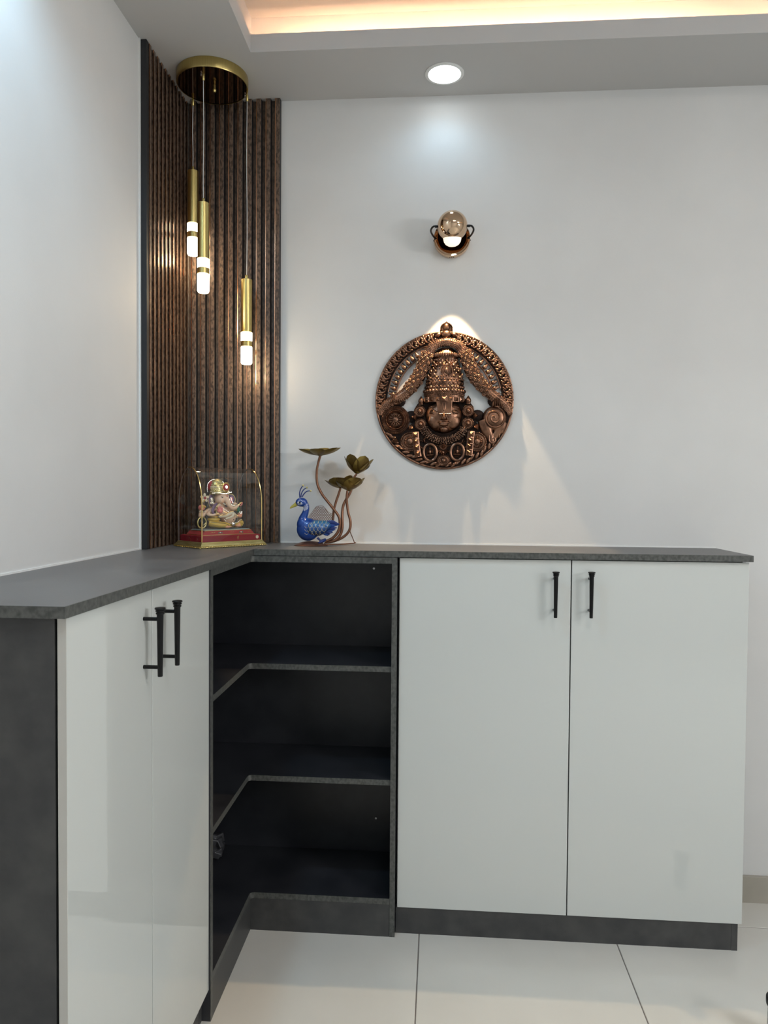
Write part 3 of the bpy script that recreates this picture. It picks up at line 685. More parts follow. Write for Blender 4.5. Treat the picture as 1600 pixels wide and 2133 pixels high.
# discus on the left
bm = MB(); pdisc(bm, 300, 1092, [(142, .006), (142, .014), (126, .018), (112, .014), (108, .014), (98, .019), (86, .0145), (74, .0185), (62, .0150), (30, .0150), (26, .022), (1, .026)], 48)
for k in range(56):
    a = 2*PI*k/56; u, v = 300 + 130*math.cos(a), 1092 - 130*math.sin(a); pel(bm, u, v, 15, 5, .004, .0165, math.degrees(a)+24, 7)
for k in range(40):
    a = 2*PI*k/40; pel(bm, 300 + 92*math.cos(a), 1092 - 92*math.sin(a), 6, 6, .0025, .0185, 0, 6)
for k in range(14):
    a = 2*PI*k/14; pel(bm, 300 + 46*math.cos(a), 1092 - 46*math.sin(a), 24, 9.5, .0045, .0180, math.degrees(a), 8)
bm.build('discus', m_relief, r)
bm = MB()
for (u0, v0, a0) in ((470, 1068, 90), (295, 1275, 180)):
    for k in range(-2, 3):
        a = math.radians(a0 + k*17); pel(bm, u0 + 10*math.sin(a)*2, v0 - 20*math.cos(a), 11, 34, .007, .014, -(a0 + k*17)+180 if False else (a0 + k*17)*-1, 10)
    pel(bm, u0, v0, 16, 16, .009, .016)
for (u0, v0, a0) in ((1118, 1050, -90), (440, 1185, 40), (1120, 1180, -30)):
    for k in range(-2, 3):
        a = math.radians(a0 + k*18); pel(bm, u0 + 18*math.sin(a), v0 - 18*math.cos(a), 10, 30, .007, .014, -(a0 + k*18), 10)
bm.build('scroll_leaves', m_relief, r, kind='stuff')
# conch on the right
bm = MB(); pel(bm, 1290, 1075, 122, 122, .016, .010, 0, 28)
ptube(bm, [(1180, 1090, .011, 60), (1205, 1170, .012, 62), (1235, 1240, .012, 44), (1265, 1300, .012, 26), (1275, 1322, .012, 14)], 14, .5)
ptube(bm, [(1370, 1110, .011, 50), (1345, 1180, .011, 50), (1310, 1240, .011, 34), (1280, 1310, .011, 16)], 12, .5)
blob(bm, 'conch', m_relief, r, .0016, 3)
bm = MB(); sp = []
for i in range(70):
    t = i/69*4.3*PI; R_ = 8 + 104*(t/(4.3*PI)); sp.append((1285 + R_*math.cos(t+.3), 1078 - R_*math.sin(t+.3)*1.0, .0285 - .010*(R_/112)**2, 8 + 5*R_/112))
bm.tube([pp(*a[:3]) for a in sp], [a[3]*PS for a in sp], 8)
for k in range(7): ptube(bm, [(1175 + k*9, 1110 + k*8, .0165, 5), (1205 + k*8, 1190 + k*6, .017, 5), (1250 + k*3, 1285, .015, 4)], 6)
ptube(bm, [(1235, 1250, .016, 12), (1240, 1305, .015, 12), (1270, 1325, .015, 11), (1300, 1305, .0155, 9), (1295, 1275, .016, 8), (1275, 1280, .016, 6)], 8)
bm.build('conch_ridge', m_relief, r)
# flower collar, shoulder discs, straps
bm = MB()
for i in range(25):
    t = i/24; ang = math.radians(198 + 144*t)
    for k in range(5):
        R_ = 176 + k*17; u = 787 + R_*math.cos(ang)*1.02; v = 1120 - R_*math.sin(ang)*.86; rr = rnd.uniform(8, 12)
        bm.ico(pp(u + rnd.uniform(-4, 4), v + rnd.uniform(-4, 4), .016 + .007*math.sin(PI*(k+.5)/5)), (rr*PS, rr*PS, rr*PS), 1)
        aa = rnd.uniform(0, 6.28); bm.ico(pp(u + 9*math.cos(aa), v + 9*math.sin(aa), .019 + .006*math.sin(PI*(k+.5)/5)), 4.5*PS, 1)
bm.build('collar_flowers', m_relief, r, kind='stuff')
bm = MB(); q = [(787 + 212*math.cos(math.radians(198 + 144*i/30))*1.02, 1120 - 212*math.sin(math.radians(198 + 144*i/30))*.86, .012, 42) for i in range(31)]
bm.tube([pp(*a[:3]) for a in q], [a[3]*PS for a in q], 10, flat=.6); bm.build('collar', m_relief_d, r)
dm = rosette_mesh(98*PS, 34, 'shoulder_disc', 16)
inst(dm, 'shoulder_disc', r, pp(447, 1312, 0)); inst(dm, 'shoulder_disc', r, pp(1118, 1312, 0))
def strap(pts):
    bm = MB(); q = pts
    bm.tube([pp(u, v, .019) for u, v in q], 34*PS, 4, flat=.45); o = bm.build('shoulder_strap', m_relief, r, smooth=False)
    b2 = MB()
    for i in range(4):
        t = (i+.5)/4*(len(q)-1); k = int(t); f = t-k; u = q[k][0]*(1-f) + q[min(k+1, len(q)-1)][0]*f; v = q[k][1]*(1-f) + q[min(k+1, len(q)-1)][1]*f
        b2.lathe([(.0115, .0), (.0108, .0025), (.0003, .0085)], c=pp(u, v, .0225), axis='Y', seg=4, rot=Matrix.Rotation(PI/4, 3, 'Y'))
    b2.build('strap_stud', m_relief, o, smooth=False)
strap([(500, 1215), (505, 1300), (516, 1380), (532, 1465)]); strap([(1060, 1205), (1052, 1290), (1045, 1370), (1040, 1450)])
# oval medallions with small seated figures
def medallion_mesh():
    bm = MB(); n = 40
    bm.tube([Vector((66*PS*math.cos(2*PI*k/n), -.014, 84*PS*math.sin(2*PI*k/n))) for k in range(n+1)], .0046, 8, cap=False)
    f = lambda u, v, d: Vector((u*PS, -d, -v*PS))
    for (u, v, ru, rv, d) in ((0, -36, 11, 12, .015), (0, -52, 8, 10, .014), (0, -6, 17, 24, .014), (-14, 26, 26, 11, .015), (14, 26, 26, 11, .015), (-24, -4, 7, 20, .013), (24, -4, 7, 20, .013), (-30, -26, 6, 12, .012), (30, -26, 6, 12, .012), (0, 48, 36, 7, .013)):
        bm.sph(f(u, v, d), (ru*PS, .005, rv*PS), 10)
    me = bm.mesh('medallion'); me.materials.append(m_relief); return me
mm = medallion_mesh(); bm = MB(); bm.lathe([(.0005, .012), (62*PS, .012), (64*PS, .010), (64*PS, .006)], axis='Y', seg=32, sc=(1, 1.26)); mb2 = bm.mesh('medallion_ground'); mb2.materials.append(m_relief_d)
for (u, v, a) in ((650, 1420, -4), (922, 1414, 5)):
    o = inst(mm, 'medallion', r, pp(u, v, 0), (0, math.radians(a), 0)); inst(mb2, 'medallion_ground', o)
inst(rosette_mesh(40*PS, 18, 'pendant_disc'), 'pendant_disc', r, pp(783, 1358, 0)); inst(rosette_mesh(68*PS, 26, 'pendant_disc', 12), 'pendant_disc', r, pp(785, 1500, 0), (0, 0, 0), (1, 1, .82))
bm = MB()
for k in range(-3, 4): pel(bm, 783 + k*14, 1432 - abs(k)*9, 9, 22, .006, .014, k*22, 10)
pel(bm, 783, 1418, 18, 18, .008, .015)
for i in range(30):   # bead string under the collar
    t = i/29; u = 520 + 530*t; v = 1285 + 95*math.sin(PI*t)*.75; pel(bm, u, v, 8, 8, .0035, .012, 0, 7)
for (u, v, a) in ((590, 1300, 20), (975, 1300, -20), (560, 1370, 60), (1000, 1370, -60), (720, 1540, 80), (860, 1540, -80), (600, 1275, -30), (1010, 1270, 30)): pel(bm, u, v, 12, 30, .006, .012, a, 10)
bm.build('chest_ornament', m_relief, r, kind='stuff')
# ------------------------------------------------------------------ metal peacock ornament with four lotus holders
r = thing('peacock_ornament', 'blue metal peacock ornament with four bronze lotus holders on curved stems', 'ornament', (.442, -.112, HC))
KS = .000185
def kp(u, v, y=0.0): return Vector(((u-450)*KS, y, (1722-v)*KS))
def ktube(bm, pts, seg=10, n=6, flat=1.0):
    q = spline(pts, n); return bm.tube([kp(a[0], a[1], a[2]) for a in q], [a[3]*KS for a in q], seg, flat=flat)
MB().lathe([(.0515, .0003), (.0520, .0012), (.043, .0058), (.028, .0112), (.012, .0136), (.0, .0139)], c=(.0, .0, 0), seg=48, sc=(1, .8)).build('base_disc', m_stem, r)
MB().lathe([(.0022, .012), (.0018, .0172), (.0004, .018)], c=kp(450, 1722), seg=10).build('fixing_bolt', m_steel, r)
# body, neck, head as one skin
bm = MB()
bm.sph(kp(400, 1455, 0), (188*KS, .026, 190*KS), 28); bm.sph(kp(520, 1430, 0), (200*KS, .027, 140*KS), 28); bm.sph(kp(640, 1400, 0), (150*KS, .018, 95*KS), 24)
bm.sph(kp(322, 1370, 0), (108*KS, .022, 130*KS), 24); ktube(bm, [(300, 1380, 0, 84), (315, 1280, 0, 72), (352, 1190, 0, 56), (372, 1110, 0, 50), (360, 1050, 0, 52), (320, 1010, 0, 56)], 18)
bm.sph(kp(290, 1005, 0), (100*KS, .0135, 76*KS), 22)
body = blob(bm, 'body', m_blue, r, .0013, 6, label='royal blue enamel body, neck and head')
bvh = BVHTree.FromPolygons([v.co for v in body.data.vertices], [p.vertices[:] for p in body.data.polygons])
def onb(u, v, lift=.0004, tree=None):
    p = kp(u, v, 0); h = (tree or bvh).ray_cast(Vector((p.x, -.2, p.z)), Vector((0, 1, 0)))
    return (h[0] + Vector((0, -lift, 0))) if h[0] else None
def line(bm, pts, w, tree=None, n=6, lift=.0002):
    q = [onb(a, b, lift, tree) for a, b in spline(pts, n)]; q = [p for p in q if p is not None]
    if len(q) > 2: bm.tube(q, w, 5)
# tail feathers
feathers = [((640, 1340), (800, 1330), (930, 1362), 34), ((640, 1370), (790, 1385), (915, 1372), 30), ((640, 1400), (780, 1430), (885, 1420), 30), ((630, 1430), (760, 1465), (860, 1452), 28), ((620, 1460), (740, 1500), (815, 1498), 28), ((600, 1480), (700, 1530), (760, 1540), 26)]
for i, (a, b_, c, w) in enumerate(feathers):
    bm = MB(); ktube(bm, [(a[0], a[1], -.004, w*.8), (b_[0], b_[1], -.006 + i*.0012, w), ((b_[0]+c[0])/2, (b_[1]+c[1])/2, -.005 + i*.0015, w*.7), (c[0], c[1], -.004 + i*.0015, 5)], 10, 5, .35)
    bm.build('tail_feather', m_blue if i % 2 else m_navy, r)
# wing: a shell over the flank, enamel shading from teal at the top to navy below
m_wing = mat('wing_enamel', (.02, .1, .26), .28, .1, coat=.3)
nt = m_wing.node_tree; b_ = nt.nodes['Principled BSDF']; tc = nt.nodes.new('ShaderNodeTexCoord'); sx = nt.nodes.new('ShaderNodeSeparateXYZ'); cr = nt.nodes.new('ShaderNodeValToRGB'); mr = nt.nodes.new('ShaderNodeMapRange')
mr.inputs[1].default_value = (1722-1570)*KS; mr.inputs[2].default_value = (1722-1300)*KS
nt.links.new(tc.outputs['Object'], sx.inputs[0]); nt.links.new(sx.outputs[2], mr.inputs[0]); nt.links.new(mr.outputs[0], cr.inputs[0]); nt.links.new(cr.outputs[0], b_.inputs['Base Color'])
cr.color_ramp.elements[0].color = (.004, .010, .060, 1); cr.color_ramp.elements[1].color = (.030, .170, .33, 1); cr.color_ramp.elements.new(.55).color = (.012, .075, .26, 1)
bm = MB(); bm.sph(kp(560, 1425, -.006), (175*KS, .025, 128*KS), 28); bm.sph(kp(660, 1390, -.006), (130*KS, .018, 88*KS), 24); bm.sph(kp(480, 1440, -.007), (110*KS, .024, 120*KS), 24)
wing = blob(bm, 'wing', m_wing, r, .0013, 5, label='teal to navy wing with cream scale outlines')
wb = BVHTree.FromPolygons([v.co for v in wing.data.vertices], [p.vertices[:] for p in wing.data.polygons])
bm = MB()
for j, v in enumerate((1312, 1372, 1432, 1492, 1545)):
    for i in range(7):
        u = 430 + (32 if j % 2 else 0) + i*64
        if u > 800 - j*38: continue
        pts = [(u-32, v-6), (u-27, v+24), (u-12, v+44), (u, v+49), (u+12, v+44), (u+27, v+24), (u+32, v-6)]
        line(bm, pts, .00042, wb, 3)
bm.build('scale_outline', m_yline, wing, kind='stuff')
bm = MB()
for v in (1395, 1450, 1505): line(bm, [(368, v), (395, v+28), (425, v+14)], .0004, None, 4)
bm.build('breast_line', m_yline, r)
# beak, eye, neck paint, crest
bm = MB(); ktube(bm, [(215, 1030, 0, 37), (180, 1055, 0, 30), (130, 1085, 0, 20), (104, 1104, 0, 10), (98, 1112, 0, 4)], 12, 5, .8); bm.build('beak', m_beak, r)
for s in (-1, 1):
    bm = MB(); bm.sph(kp(280, 1012, s*.0122), (38*KS, .0012, 22*KS), 14); bm.build('eye', m_wpaint, r)
    bm = MB(); bm.sph(kp(276, 1012, s*.0132), (18*KS, .0014, 18*KS), 12); bm.build('pupil', m_blackp, r)
bm = MB(); line(bm, [(228, 1022), (250, 985), (290, 972), (330, 1000)], .0005); line(bm, [(232, 1034), (270, 1048), (325, 1030)], .0005)
line(bm, [(322, 1078), (360, 1058), (398, 1025)], .0004); line(bm, [(326, 1092), (366, 1072), (406, 1040)], .0004)
for k in range(7): line(bm, [(332 + k*12, 1096 - k*6), (334 + k*12, 1120 - k*5), (345 + k*9, 1150 - k*5)], .0004, None, 4)
bm.build('face_paint', m_wpaint, r)
for (a, b_, c, d) in (((262, 930), (258, 850), (280, 780), (316, 730)), ((278, 925), (290, 860), (325, 800), (378, 765)), ((298, 920), (330, 870), (380, 825), (442, 818))):
    bm = MB(); ktube(bm, [(*a, 0, 10), (*b_, 0, 9.5), (*c, 0, 9), (*d, 0, 8)], 8); bm.build('crest_feather', m_navy, r); MB().sph(kp(*d, 0), .0031, 12).build('crest_bead', m_goldm, r)
# feet
bm = MB()
for s in (-.006, .006):
    ktube(bm, [(560, 1590, s, 14), (600, 1630, s, 12), (640, 1650, s, 12)], 8)
    for k in range(3): ktube(bm, [(640, 1650, s, 12), (620 - k*14, 1660 + k*4, s*(1+k*.7), 10), (596 + k*6, 1648 + k*16, s*(1+k), 6)], 7)
ktube(bm, [(600, 1655, 0, 26), (650, 1640, 0, 30), (700, 1610, 0, 18)], 8); bm.build('foot', m_navy, r)
# perforated copper saddle (candle screen)
out = [(398, 1300), (420, 1230), (470, 1170), (535, 1085), (580, 1068), (650, 1066), (690, 1105), (740, 1165), (808, 1210), (820, 1320)]
def topv(u):
    for a, b_ in zip(out, out[1:]):
        if a[0] <= u <= b_[0]: return a[1] + (b_[1]-a[1])*(u-a[0])/(b_[0]-a[0])
    return 1400
def yb(u): return .004 - .012*math.cos((u-610)/215*PI/2)
bm = MB(); nrow = 12
for j in range(nrow):
    v = 1312 - j*22; seg_ = []
    for i in range(60):
        u = 402 + i*7.3; vv = v + (6 if (i//2 + j) % 2 else -6)
        if vv > topv(u) + 3: seg_.append(kp(u, vv, yb(u)))
        else:
            if len(seg_) > 3: bm.tube(seg_, .00075, 4)
            seg_ = []
    if len(seg_) > 3: bm.tube(seg_, .00075, 4)
for i in range(29):
    u = 404 + i*14.6
    for j in range(nrow):
        v0 = 1312 - j*22
        if (i + j) % 2 == 0 and v0 - 22 > topv(u) - 2: bm.tube([kp(u, v0-5, yb(u)), kp(u, v0-17, yb(u))], .00075, 4)
q = [kp(u, v, yb(u)) for u, v in spline(out, 4)]; bm.tube(q, .0007, 5); q = [kp(402 + i*20.9, 1318, yb(402 + i*20.9)) for i in range(21)]; bm.tube(q, .0009, 6)
bm.build('mesh_screen', m_stem, r, kind='stuff')
# stems
stems = [[(690, 1650, .004, 22), (800, 1600, .004, 24), (885, 1510, .003, 24), (925, 1400, .003, 24), (915, 1250, .002, 23), (820, 1110, .002, 23), (720, 990, .004, 22), (620, 860, .006, 22), (545, 700, .008, 21), (535, 500, .008, 20), (560, 350, .008, 20), (590, 240, .008, 22)],
         [(690, 1668, .008, 22), (830, 1640, .008, 24), (930, 1540, .010, 24), (965, 1400, .010, 24), (960, 1200, .012, 23), (975, 1060, .014, 22), (1020, 960, .014, 22), (1085, 850, .014, 22), (1120, 740, .016, 20), (1130, 620, .022, 19), (1190, 530, .024, 18)],
         [(700, 1672, .014, 20), (850, 1640, .014, 22), (990, 1570, .016, 22), (1080, 1460, .016, 22), (1095, 1320, .016, 22), (1060, 1180, .014, 21), (1040, 1040, .012, 21), (1035, 920, .010, 20), (1045, 810, .010, 19)],
         [(700, 1560, .018, 18), (760, 1450, .018, 20), (800, 1290, .018, 20), (815, 1140, .018, 20), (850, 1000, .018, 20), (890, 880, .018, 20), (925, 770, .016, 18)]]
for s_ in stems:
    bm = MB(); ktube(bm, s_, 12); bm.build('stem', m_stem, r)
bm = MB(); ktube(bm, [(660, 1700, .0, 9), (900, 1706, .03, 9), (1128, 1700, .075, 9), (1132, 1690, .078, 9)], 8); ktube(bm, [(1130, 1700, .076, 8), (1110, 1600, .05, 8), (1090, 1500, .022, 8), (1085, 1460, .016, 8)], 8); ktube(bm, [(700, 1700, -.004, 9), (680, 1680, 0, 10), (690, 1660, .006, 12)], 8)
bm.build('rear_brace', m_stem, r)
# lotus flowers
def petal_mesh(L, Wd, rise, curl, name='petal'):
    bm = MB(); nu, nv = 10, 8
    def f(i, j):
        t = i; s = (j-.5)*2
        wv = Wd*(max(0, math.sin(PI*min(.07+.93*t, 1)**1.25))**.5) + .0004
        x = L*t; z = rise*t**1.8 + curl*t**6
        y = s*wv; z += (s*s)*wv*.42*(1-t*.35)
        return Vector((x, y, z))
    def fi(i, j): p = f(i, j); return Vector((p.x, p.y, p.z+.0007))
    bm.grid(f, nu, nv); bm.grid(fi, nu, nv)
    bmesh.ops.remove_doubles(bm.bm, verts=bm.bm.verts, dist=.00001)
    me = bm.mesh(name, angle=60); me.materials.append(m_lotus); return me
def lotus(u, v, y, L, Wd, rise, curl, n, tilt, spin, lab):
    o = MB().lathe([(.0004, -.001), (.006, .0005), (.0095, .003), (.0098, .0045), (.0004, .0045)], seg=20).build('lotus', m_lotus, r, label=lab)
    o.location = kp(u, v, y); o.rotation_euler = tilt
    me = petal_mesh(L, Wd, rise, curl)
    for k in range(n): inst(me, 'petal', o, (0, 0, .001 + .0006*(k % 2)), (0, 0, spin + 2*PI*k/n))
    return o
lotus(590, 242, .008, .068, .0235, .0190, .003, 6, (math.radians(4), math.radians(-2), 0), math.radians(28), 'wide open lotus cup, highest')
lotus(1190, 525, .024, .046, .0235, .046, .002, 6, (math.radians(-10), math.radians(6), 0), math.radians(60), 'steep lotus cup, right')
lotus(1075, 812, .010, .049, .0290, .032, .004, 6, (math.radians(-3), math.radians(-2), 0), math.radians(62), 'lowest lotus cup')
lotus(925, 770, .024, .045, .0250, .028, .004, 5, (math.radians(0), math.radians(-10), 0), math.radians(40), 'lotus cup behind on the left')
# ------------------------------------------------------------------ glass-topped display case
CZ = .035
r = thing('display_case', 'clear arched display case with gold trims and crimson base in the corner', 'display case', (.1764, -.1637, HC), math.radians(50))
def frustum(bm, secs):
    rings = [[bm.bm.verts.new((sx*a, sy*b_, z)) for sx, sy in ((-1, -1), (1, -1), (1, 1), (-1, 1))] for a, b_, z in secs]
    for p_, q_ in zip(rings, rings[1:]):
        for k in range(4): bm.bm.faces.new((p_[k], p_[(k+1) % 4], q_[(k+1) % 4], q_[k]))
    bm.bm.faces.new(rings[0]); bm.bm.faces.new(rings[-1]); return bm
frustum(MB(), [(.111, .071, .0004), (.115, .075, .0015), (.115, .075, .0045), (.1125, .0725, .0055), (.1135, .0735, .0065), (.110, .070, .0100), (.106, .066, .0160), (.106, .066, .0175)]).build('gold_base', m_goldm, r, smooth=False)
bm = MB()
for (n, a, b_, horiz) in ((26, .115, -.0755, True), (26, .115, .0755, True), (17, -.1155, .075, False), (17, .1155, .075, False)):
    for k in range(n):
        t = -1 + 2*(k+.5)/n
        if horiz: bm.sph((t*a, b_, .0032), (.0036, .0010, .0012), 7, rot=Matrix.Rotation(.5, 3, 'Y'))
        else: bm.sph((a, t*b_, .0032), (.0010, .0036, .0012), 7, rot=Matrix.Rotation(.5, 3, 'X'))
bm.build('rope_moulding', m_gold, r, kind='stuff')
frustum(MB(), [(.1005, .0605, .0177), (.1005, .0605, .0335), (.0990, .0590, CZ)]).build('velvet_block', m_velvet, r, smooth=False)
A, Bw, z0, zs, zt = .1035, .0635, .0177, .1255, .2340
def arch(t):   # t 0..1 from the front foot over the top to the back foot -> (y, z)
    if t < .28: return (-Bw, z0 + (zs-z0)*t/.28)
    if t > .72: return (Bw, z0 + (zs-z0)*(1-t)/.28)
    a = PI*(t-.28)/.44; return (-Bw*math.cos(a), zs + (zt-zs)*math.sin(a))
bm = MB(); bm.grid(lambda i, j: Vector((-A + 2*A*i, *arch(j))), 1, 60); bm.build('dome_pane', m_glass, r)
for s in (-1, 1):
    bm = MB(); ring = [bm.bm.verts.new((s*A, *arch(k/48))) for k in range(49)]; bm.bm.faces.new(ring); bm.build('end_pane', m_glass, r, smooth=False)
    for (t0, t1, m_, w) in ((0, .52, m_gold, .0017), (.525, 1, m_steel, .0010)):
        bm = MB(); bm.tube([Vector((s*(A+.0004), *arch(t0+(t1-t0)*k/40))) for k in range(41)], w, 6, flat=.8); bm.build('gold_trim' if t0 == 0 else 'edge_trim', m_, r)
# gilt sri sign and a round sticker on the front of the block
def st(bm, pts, w=.0004, ox=.020, oz=.0262): bm.tube([Vector((ox + a*.001, -.0608, oz + b_*.001)) for a, b_ in pts], w, 5)
bm = MB(); st(bm, [(-4, 3.6), (4.2, 3.6)]); st(bm, spline([(-2.6, 3.6), (-3.4, 2.4), (-2.2, 1.2), (-1.0, 2.0), (-1.6, 3.0)], 4)); st(bm, spline([(-1.6, 1.4), (-2.8, .2), (-3.2, -1.6), (-1.8, -3.2), (-.6, -3.8)], 4)); st(bm, [(.6, 3.6), (.6, -4)]); st(bm, [(3.2, 3.6), (3.2, -3.6)]); st(bm, spline([(.6, 4), (1.4, 5.8), (2.8, 5.6), (3.2, 3.8)], 4)); st(bm, [(.6, 0), (-1.2, -.9)]); st(bm, spline([(-.6, .8), (.6, 1.0), (.6, 1.8)], 3))
bm.build('gilt_sign', m_gold, r)
MB().lathe([(.0052, .0), (.0052, .0006), (.0003, .0007)], c=(.0895, -.0606, .0265), axis='Y', seg=24).build('round_sticker', m_cream, r)
for (y, z) in ((-.035, .026), (.01, .027)): MB().lathe([(.0012, 0), (.0003, .0008)], c=(-.1010, y, z), axis='X', seg=10, rot=Matrix.Scale(-1, 3, (1, 0, 0))).build('pin', m_crystal, r)

# ------------------------------------------------------------------ seated elephant-headed statue
r = thing('elephant_headed_statue', 'small painted seated statue with elephant head under the clear dome', 'statue', (.1764, -.1637, HC+CZ+.0003), math.radians(50))
def G(u, v, y=0.0): return Vector(((u-750)*.000225, y, (1130-v)*.000195))
def gel(bm, u, v, y, a, b_, c, seg=16, rot=None): return bm.sph(G(u, v, y), (a*.000225, c, b_*.000195), seg, rot=rot)
def gtube(bm, pts, seg=12, n=5, flat=1.0):
    q = spline(pts, n); return bm.tube([G(a[0], a[1], a[2]) for a in q], [a[3]*.0002 for a in q], seg, flat=flat)
def beads(name, pts, R, m_, n=6, step=1.0, tree=None, parent=None):
    q = spline(pts, 24); bm = MB(); last = None
    for a in q:
        p = G(a[0], a[1], a[2])
        if tree:
            h = tree.ray_cast(Vector((p.x, -.2, p.z)), Vector((0, 1, 0)))
            if h[0]: p = h[0]
        if last is None or (p-last).length > R*2.1*step: bm.ico(p, R, 1); last = p
    return bm.build(name, m_, parent or r, kind='stuff')
# plinth
def fr2(secs, name, m_): 
    return frustum(MB(), secs).build(name, m_, r, smooth=False)
fr2([(.0895, .047, 0), (.0895, .047, .002)], 'plinth_foot', m_gold)
fr2([(.0885, .046, .0021), (.0800, .0415, .0128)], 'plinth', m_red)
fr2([(.0810, .0420, .0129), (.0810, .0420, .0143)], 'plinth_rim', m_gold)
fr2([(.0780, .0400, .0144), (.0740, .0380, .0165)], 'seat_slab', m_greyp)
bm = MB()
for u in (615, 940): bm.sph((( u-750)*.000225, -.0445, .0068), (.0026, .0014, .0028), 10)
bm.build('plinth_stone', m_crystal, r)
bm = MB()
for u in (592, 640, 918, 962): bm.sph(((u-750)*.000225, -.0445, .0062), (.0020, .0014, .0026), 10)
bm.build('plinth_leaf', m_green, r)
bm = MB()
for u0 in (470, 760, 1040):
    for k in range(6): bm.box((u0-750+k*11)*.000225, (u0-750+k*11+7)*.000225, -.0452, -.0448+.0006, .0068 + .0007*(k % 2), .0078 + .0007*(k % 3))
for o_ in [bm.build('plinth_lettering', m_gold, r, smooth=False, kind='stuff')]: o_.rotation_euler = (0, 0, 0)
# bolster and cushion
bm = MB(); gel(bm, 452, 945, .008, 62, 82, .020, 20); blob(bm, 'bolster', m_blackp, r, .0012, 3)
bm = MB(); q = [G(452 + 64*math.cos(t), 945 - 84*math.sin(t), -.004) for t in [k*PI/12 for k in range(25)]]; bm.tube(q, .0022, 8); gtube(bm, [(455, 985, -.011, 6), (475, 960, -.012, 7), (500, 935, -.012, 5)], 6); bm.build('bolster_piping', m_goldm, r)
bm = MB(); gel(bm, 628, 900, -.004, 84, 52, .020, 20); gel(bm, 628, 860, -.004, 60, 26, .016, 16); blob(bm, 'cushion', m_yellow, r, .0012, 3)
bm = MB(); q = [G(628 + 80*math.cos(t), 872, -.004 - .0195*math.sin(t)) for t in [k*PI/12 for k in range(13)]]; bm.tube(q, .0007, 6); bm.build('cushion_seam', m_blackp, r)
# body: belly, chest, arms (one skin)
bm = MB()
gel(bm, 845, 895, -.006, 100, 78, .024, 24); gel(bm, 770, 790, .0, 95, 95, .021, 24); gel(bm, 720, 700, .004, 90, 80, .018, 20)
gtube(bm, [(660, 740, .0, 30), (575, 790, -.004, 26), (530, 820, -.008, 22), (590, 830, -.018, 20), (650, 800, -.024, 18)], 12)      # near left arm, forearm up to the blessing hand
gtube(bm, [(650, 720, .006, 30), (540, 790, .006, 34), (465, 850, .006, 34), (450, 800, .002, 28), (462, 760, .0, 24)], 12)          # rear left arm to the pot
gtube(bm, [(800, 740, .0, 28), (880, 790, .0, 25), (930, 860, -.010, 22), (985, 850, -.020, 18)], 12)
gtube(bm, [(800, 720, .006, 28), (900, 750, .008, 26), (970, 760, .006, 24), (990, 700, .002, 20), (970, 670, .0, 18)], 12)
body = blob(bm, 'body', m_ivory, r, .0013, 3)
bt = BVHTree.FromPolygons([v.co for v in body.data.vertices], [p.vertices[:] for p in body.data.polygons])
bm = MB(); gel(bm, 862, 903, -.0305, 8, 8, .001, 8); bm.build('navel', m_blackp, r)
# head with trunk, one skin
bm = MB()
gel(bm, 725, 580, -.006, 78, 92, .020, 24); gel(bm, 690, 610, -.010, 40, 55, .017, 18); gel(bm, 790, 570, -.012, 45, 60, .014, 18); gel(bm, 735, 520, -.006, 62, 50, .018, 18)
gtube(bm, [(770, 560, -.018, 50), (776, 620, -.026, 42), (790, 680, -.030, 35), (830, 722, -.031, 30), (880, 730, -.029, 26), (925, 705, -.027, 22), (945, 680, -.026, 19)], 14)
head = blob(bm, 'head', m_ivory, r, .0012, 3, label='ivory elephant head with trunk curled to the side')
ht = BVHTree.FromPolygons([v.co for v in head.data.vertices], [p.vertices[:] for p in head.data.polygons])
bm = MB(); gtube(bm, [(718, 655, -.026, 12), (722, 672, -.032, 9), (735, 655, -.036, 4)], 8); gtube(bm, [(800, 650, -.028, 10), (812, 668, -.034, 8), (822, 655, -.037, 3)], 8); bm.build('tusk', m_cream, r)
for (u, v) in ((705, 562), (812, 556)):
    h = ht.ray_cast(Vector((G(u, v).x, -.2, G(u, v).z)), Vector((0, 1, 0)))
    if h[0]:
        bm = MB(); bm.sph(h[0], (.0034, .0010, .0016), 10); bm.build('eye', m_blackp, r)
        bm = MB(); bm.tube([h[0] + Vector((-.005, .0006, .0020)), h[0] + Vector((0, -.0008, .0044)), h[0] + Vector((.005, .0006, .0030))], .0005, 6); bm.build('eyebrow', m_blackp, r)
bm = MB(); h = ht.ray_cast(Vector((G(768, 545).x, -.2, G(768, 545).z)), Vector((0, 1, 0)))
if h[0]: bm.sph(h[0], (.0020, .0010, .0046), 10)
bm.build('forehead_mark', m_red, r)
# ears
for (u, v, a, b_, rz) in ((600, 610, 58, 105, .35), (905, 600, 66, 88, -.35)):
    bm = MB(); bm.sph(G(u, v, .002), (a*.000225, .0035, b_*.000195), 20, rot=Matrix.Rotation(rz, 3, 'Z')); o = bm.build('ear', m_purple, r)
    R3 = Matrix.Rotation(rz, 3, 'Z'); bm = MB()
    n = 34
    for k in range(n):
        t = 2*PI*k/n; bm.ico(G(u, v, .002) + R3 @ Vector((a*.000225*math.cos(t), -.0018, b_*.000195*math.sin(t))), .0015, 1)
    bm.build('ear_edge', m_goldm, o)
    bm = MB(); gel(bm, u+4, v-10, -.003, 22, 34, .003); gel(bm, u, v+40, -.003, 26, 20, .003); bm.build('ear_paint', m_pink if u > 700 else m_cream, o)
    bm = MB()
    for k in range(5): bm.ico(G(u - 14 + k*9, v - 30 + k*20, -.0045), .0019, 1)
    bm.build('ear_jewel', m_crystal, o)
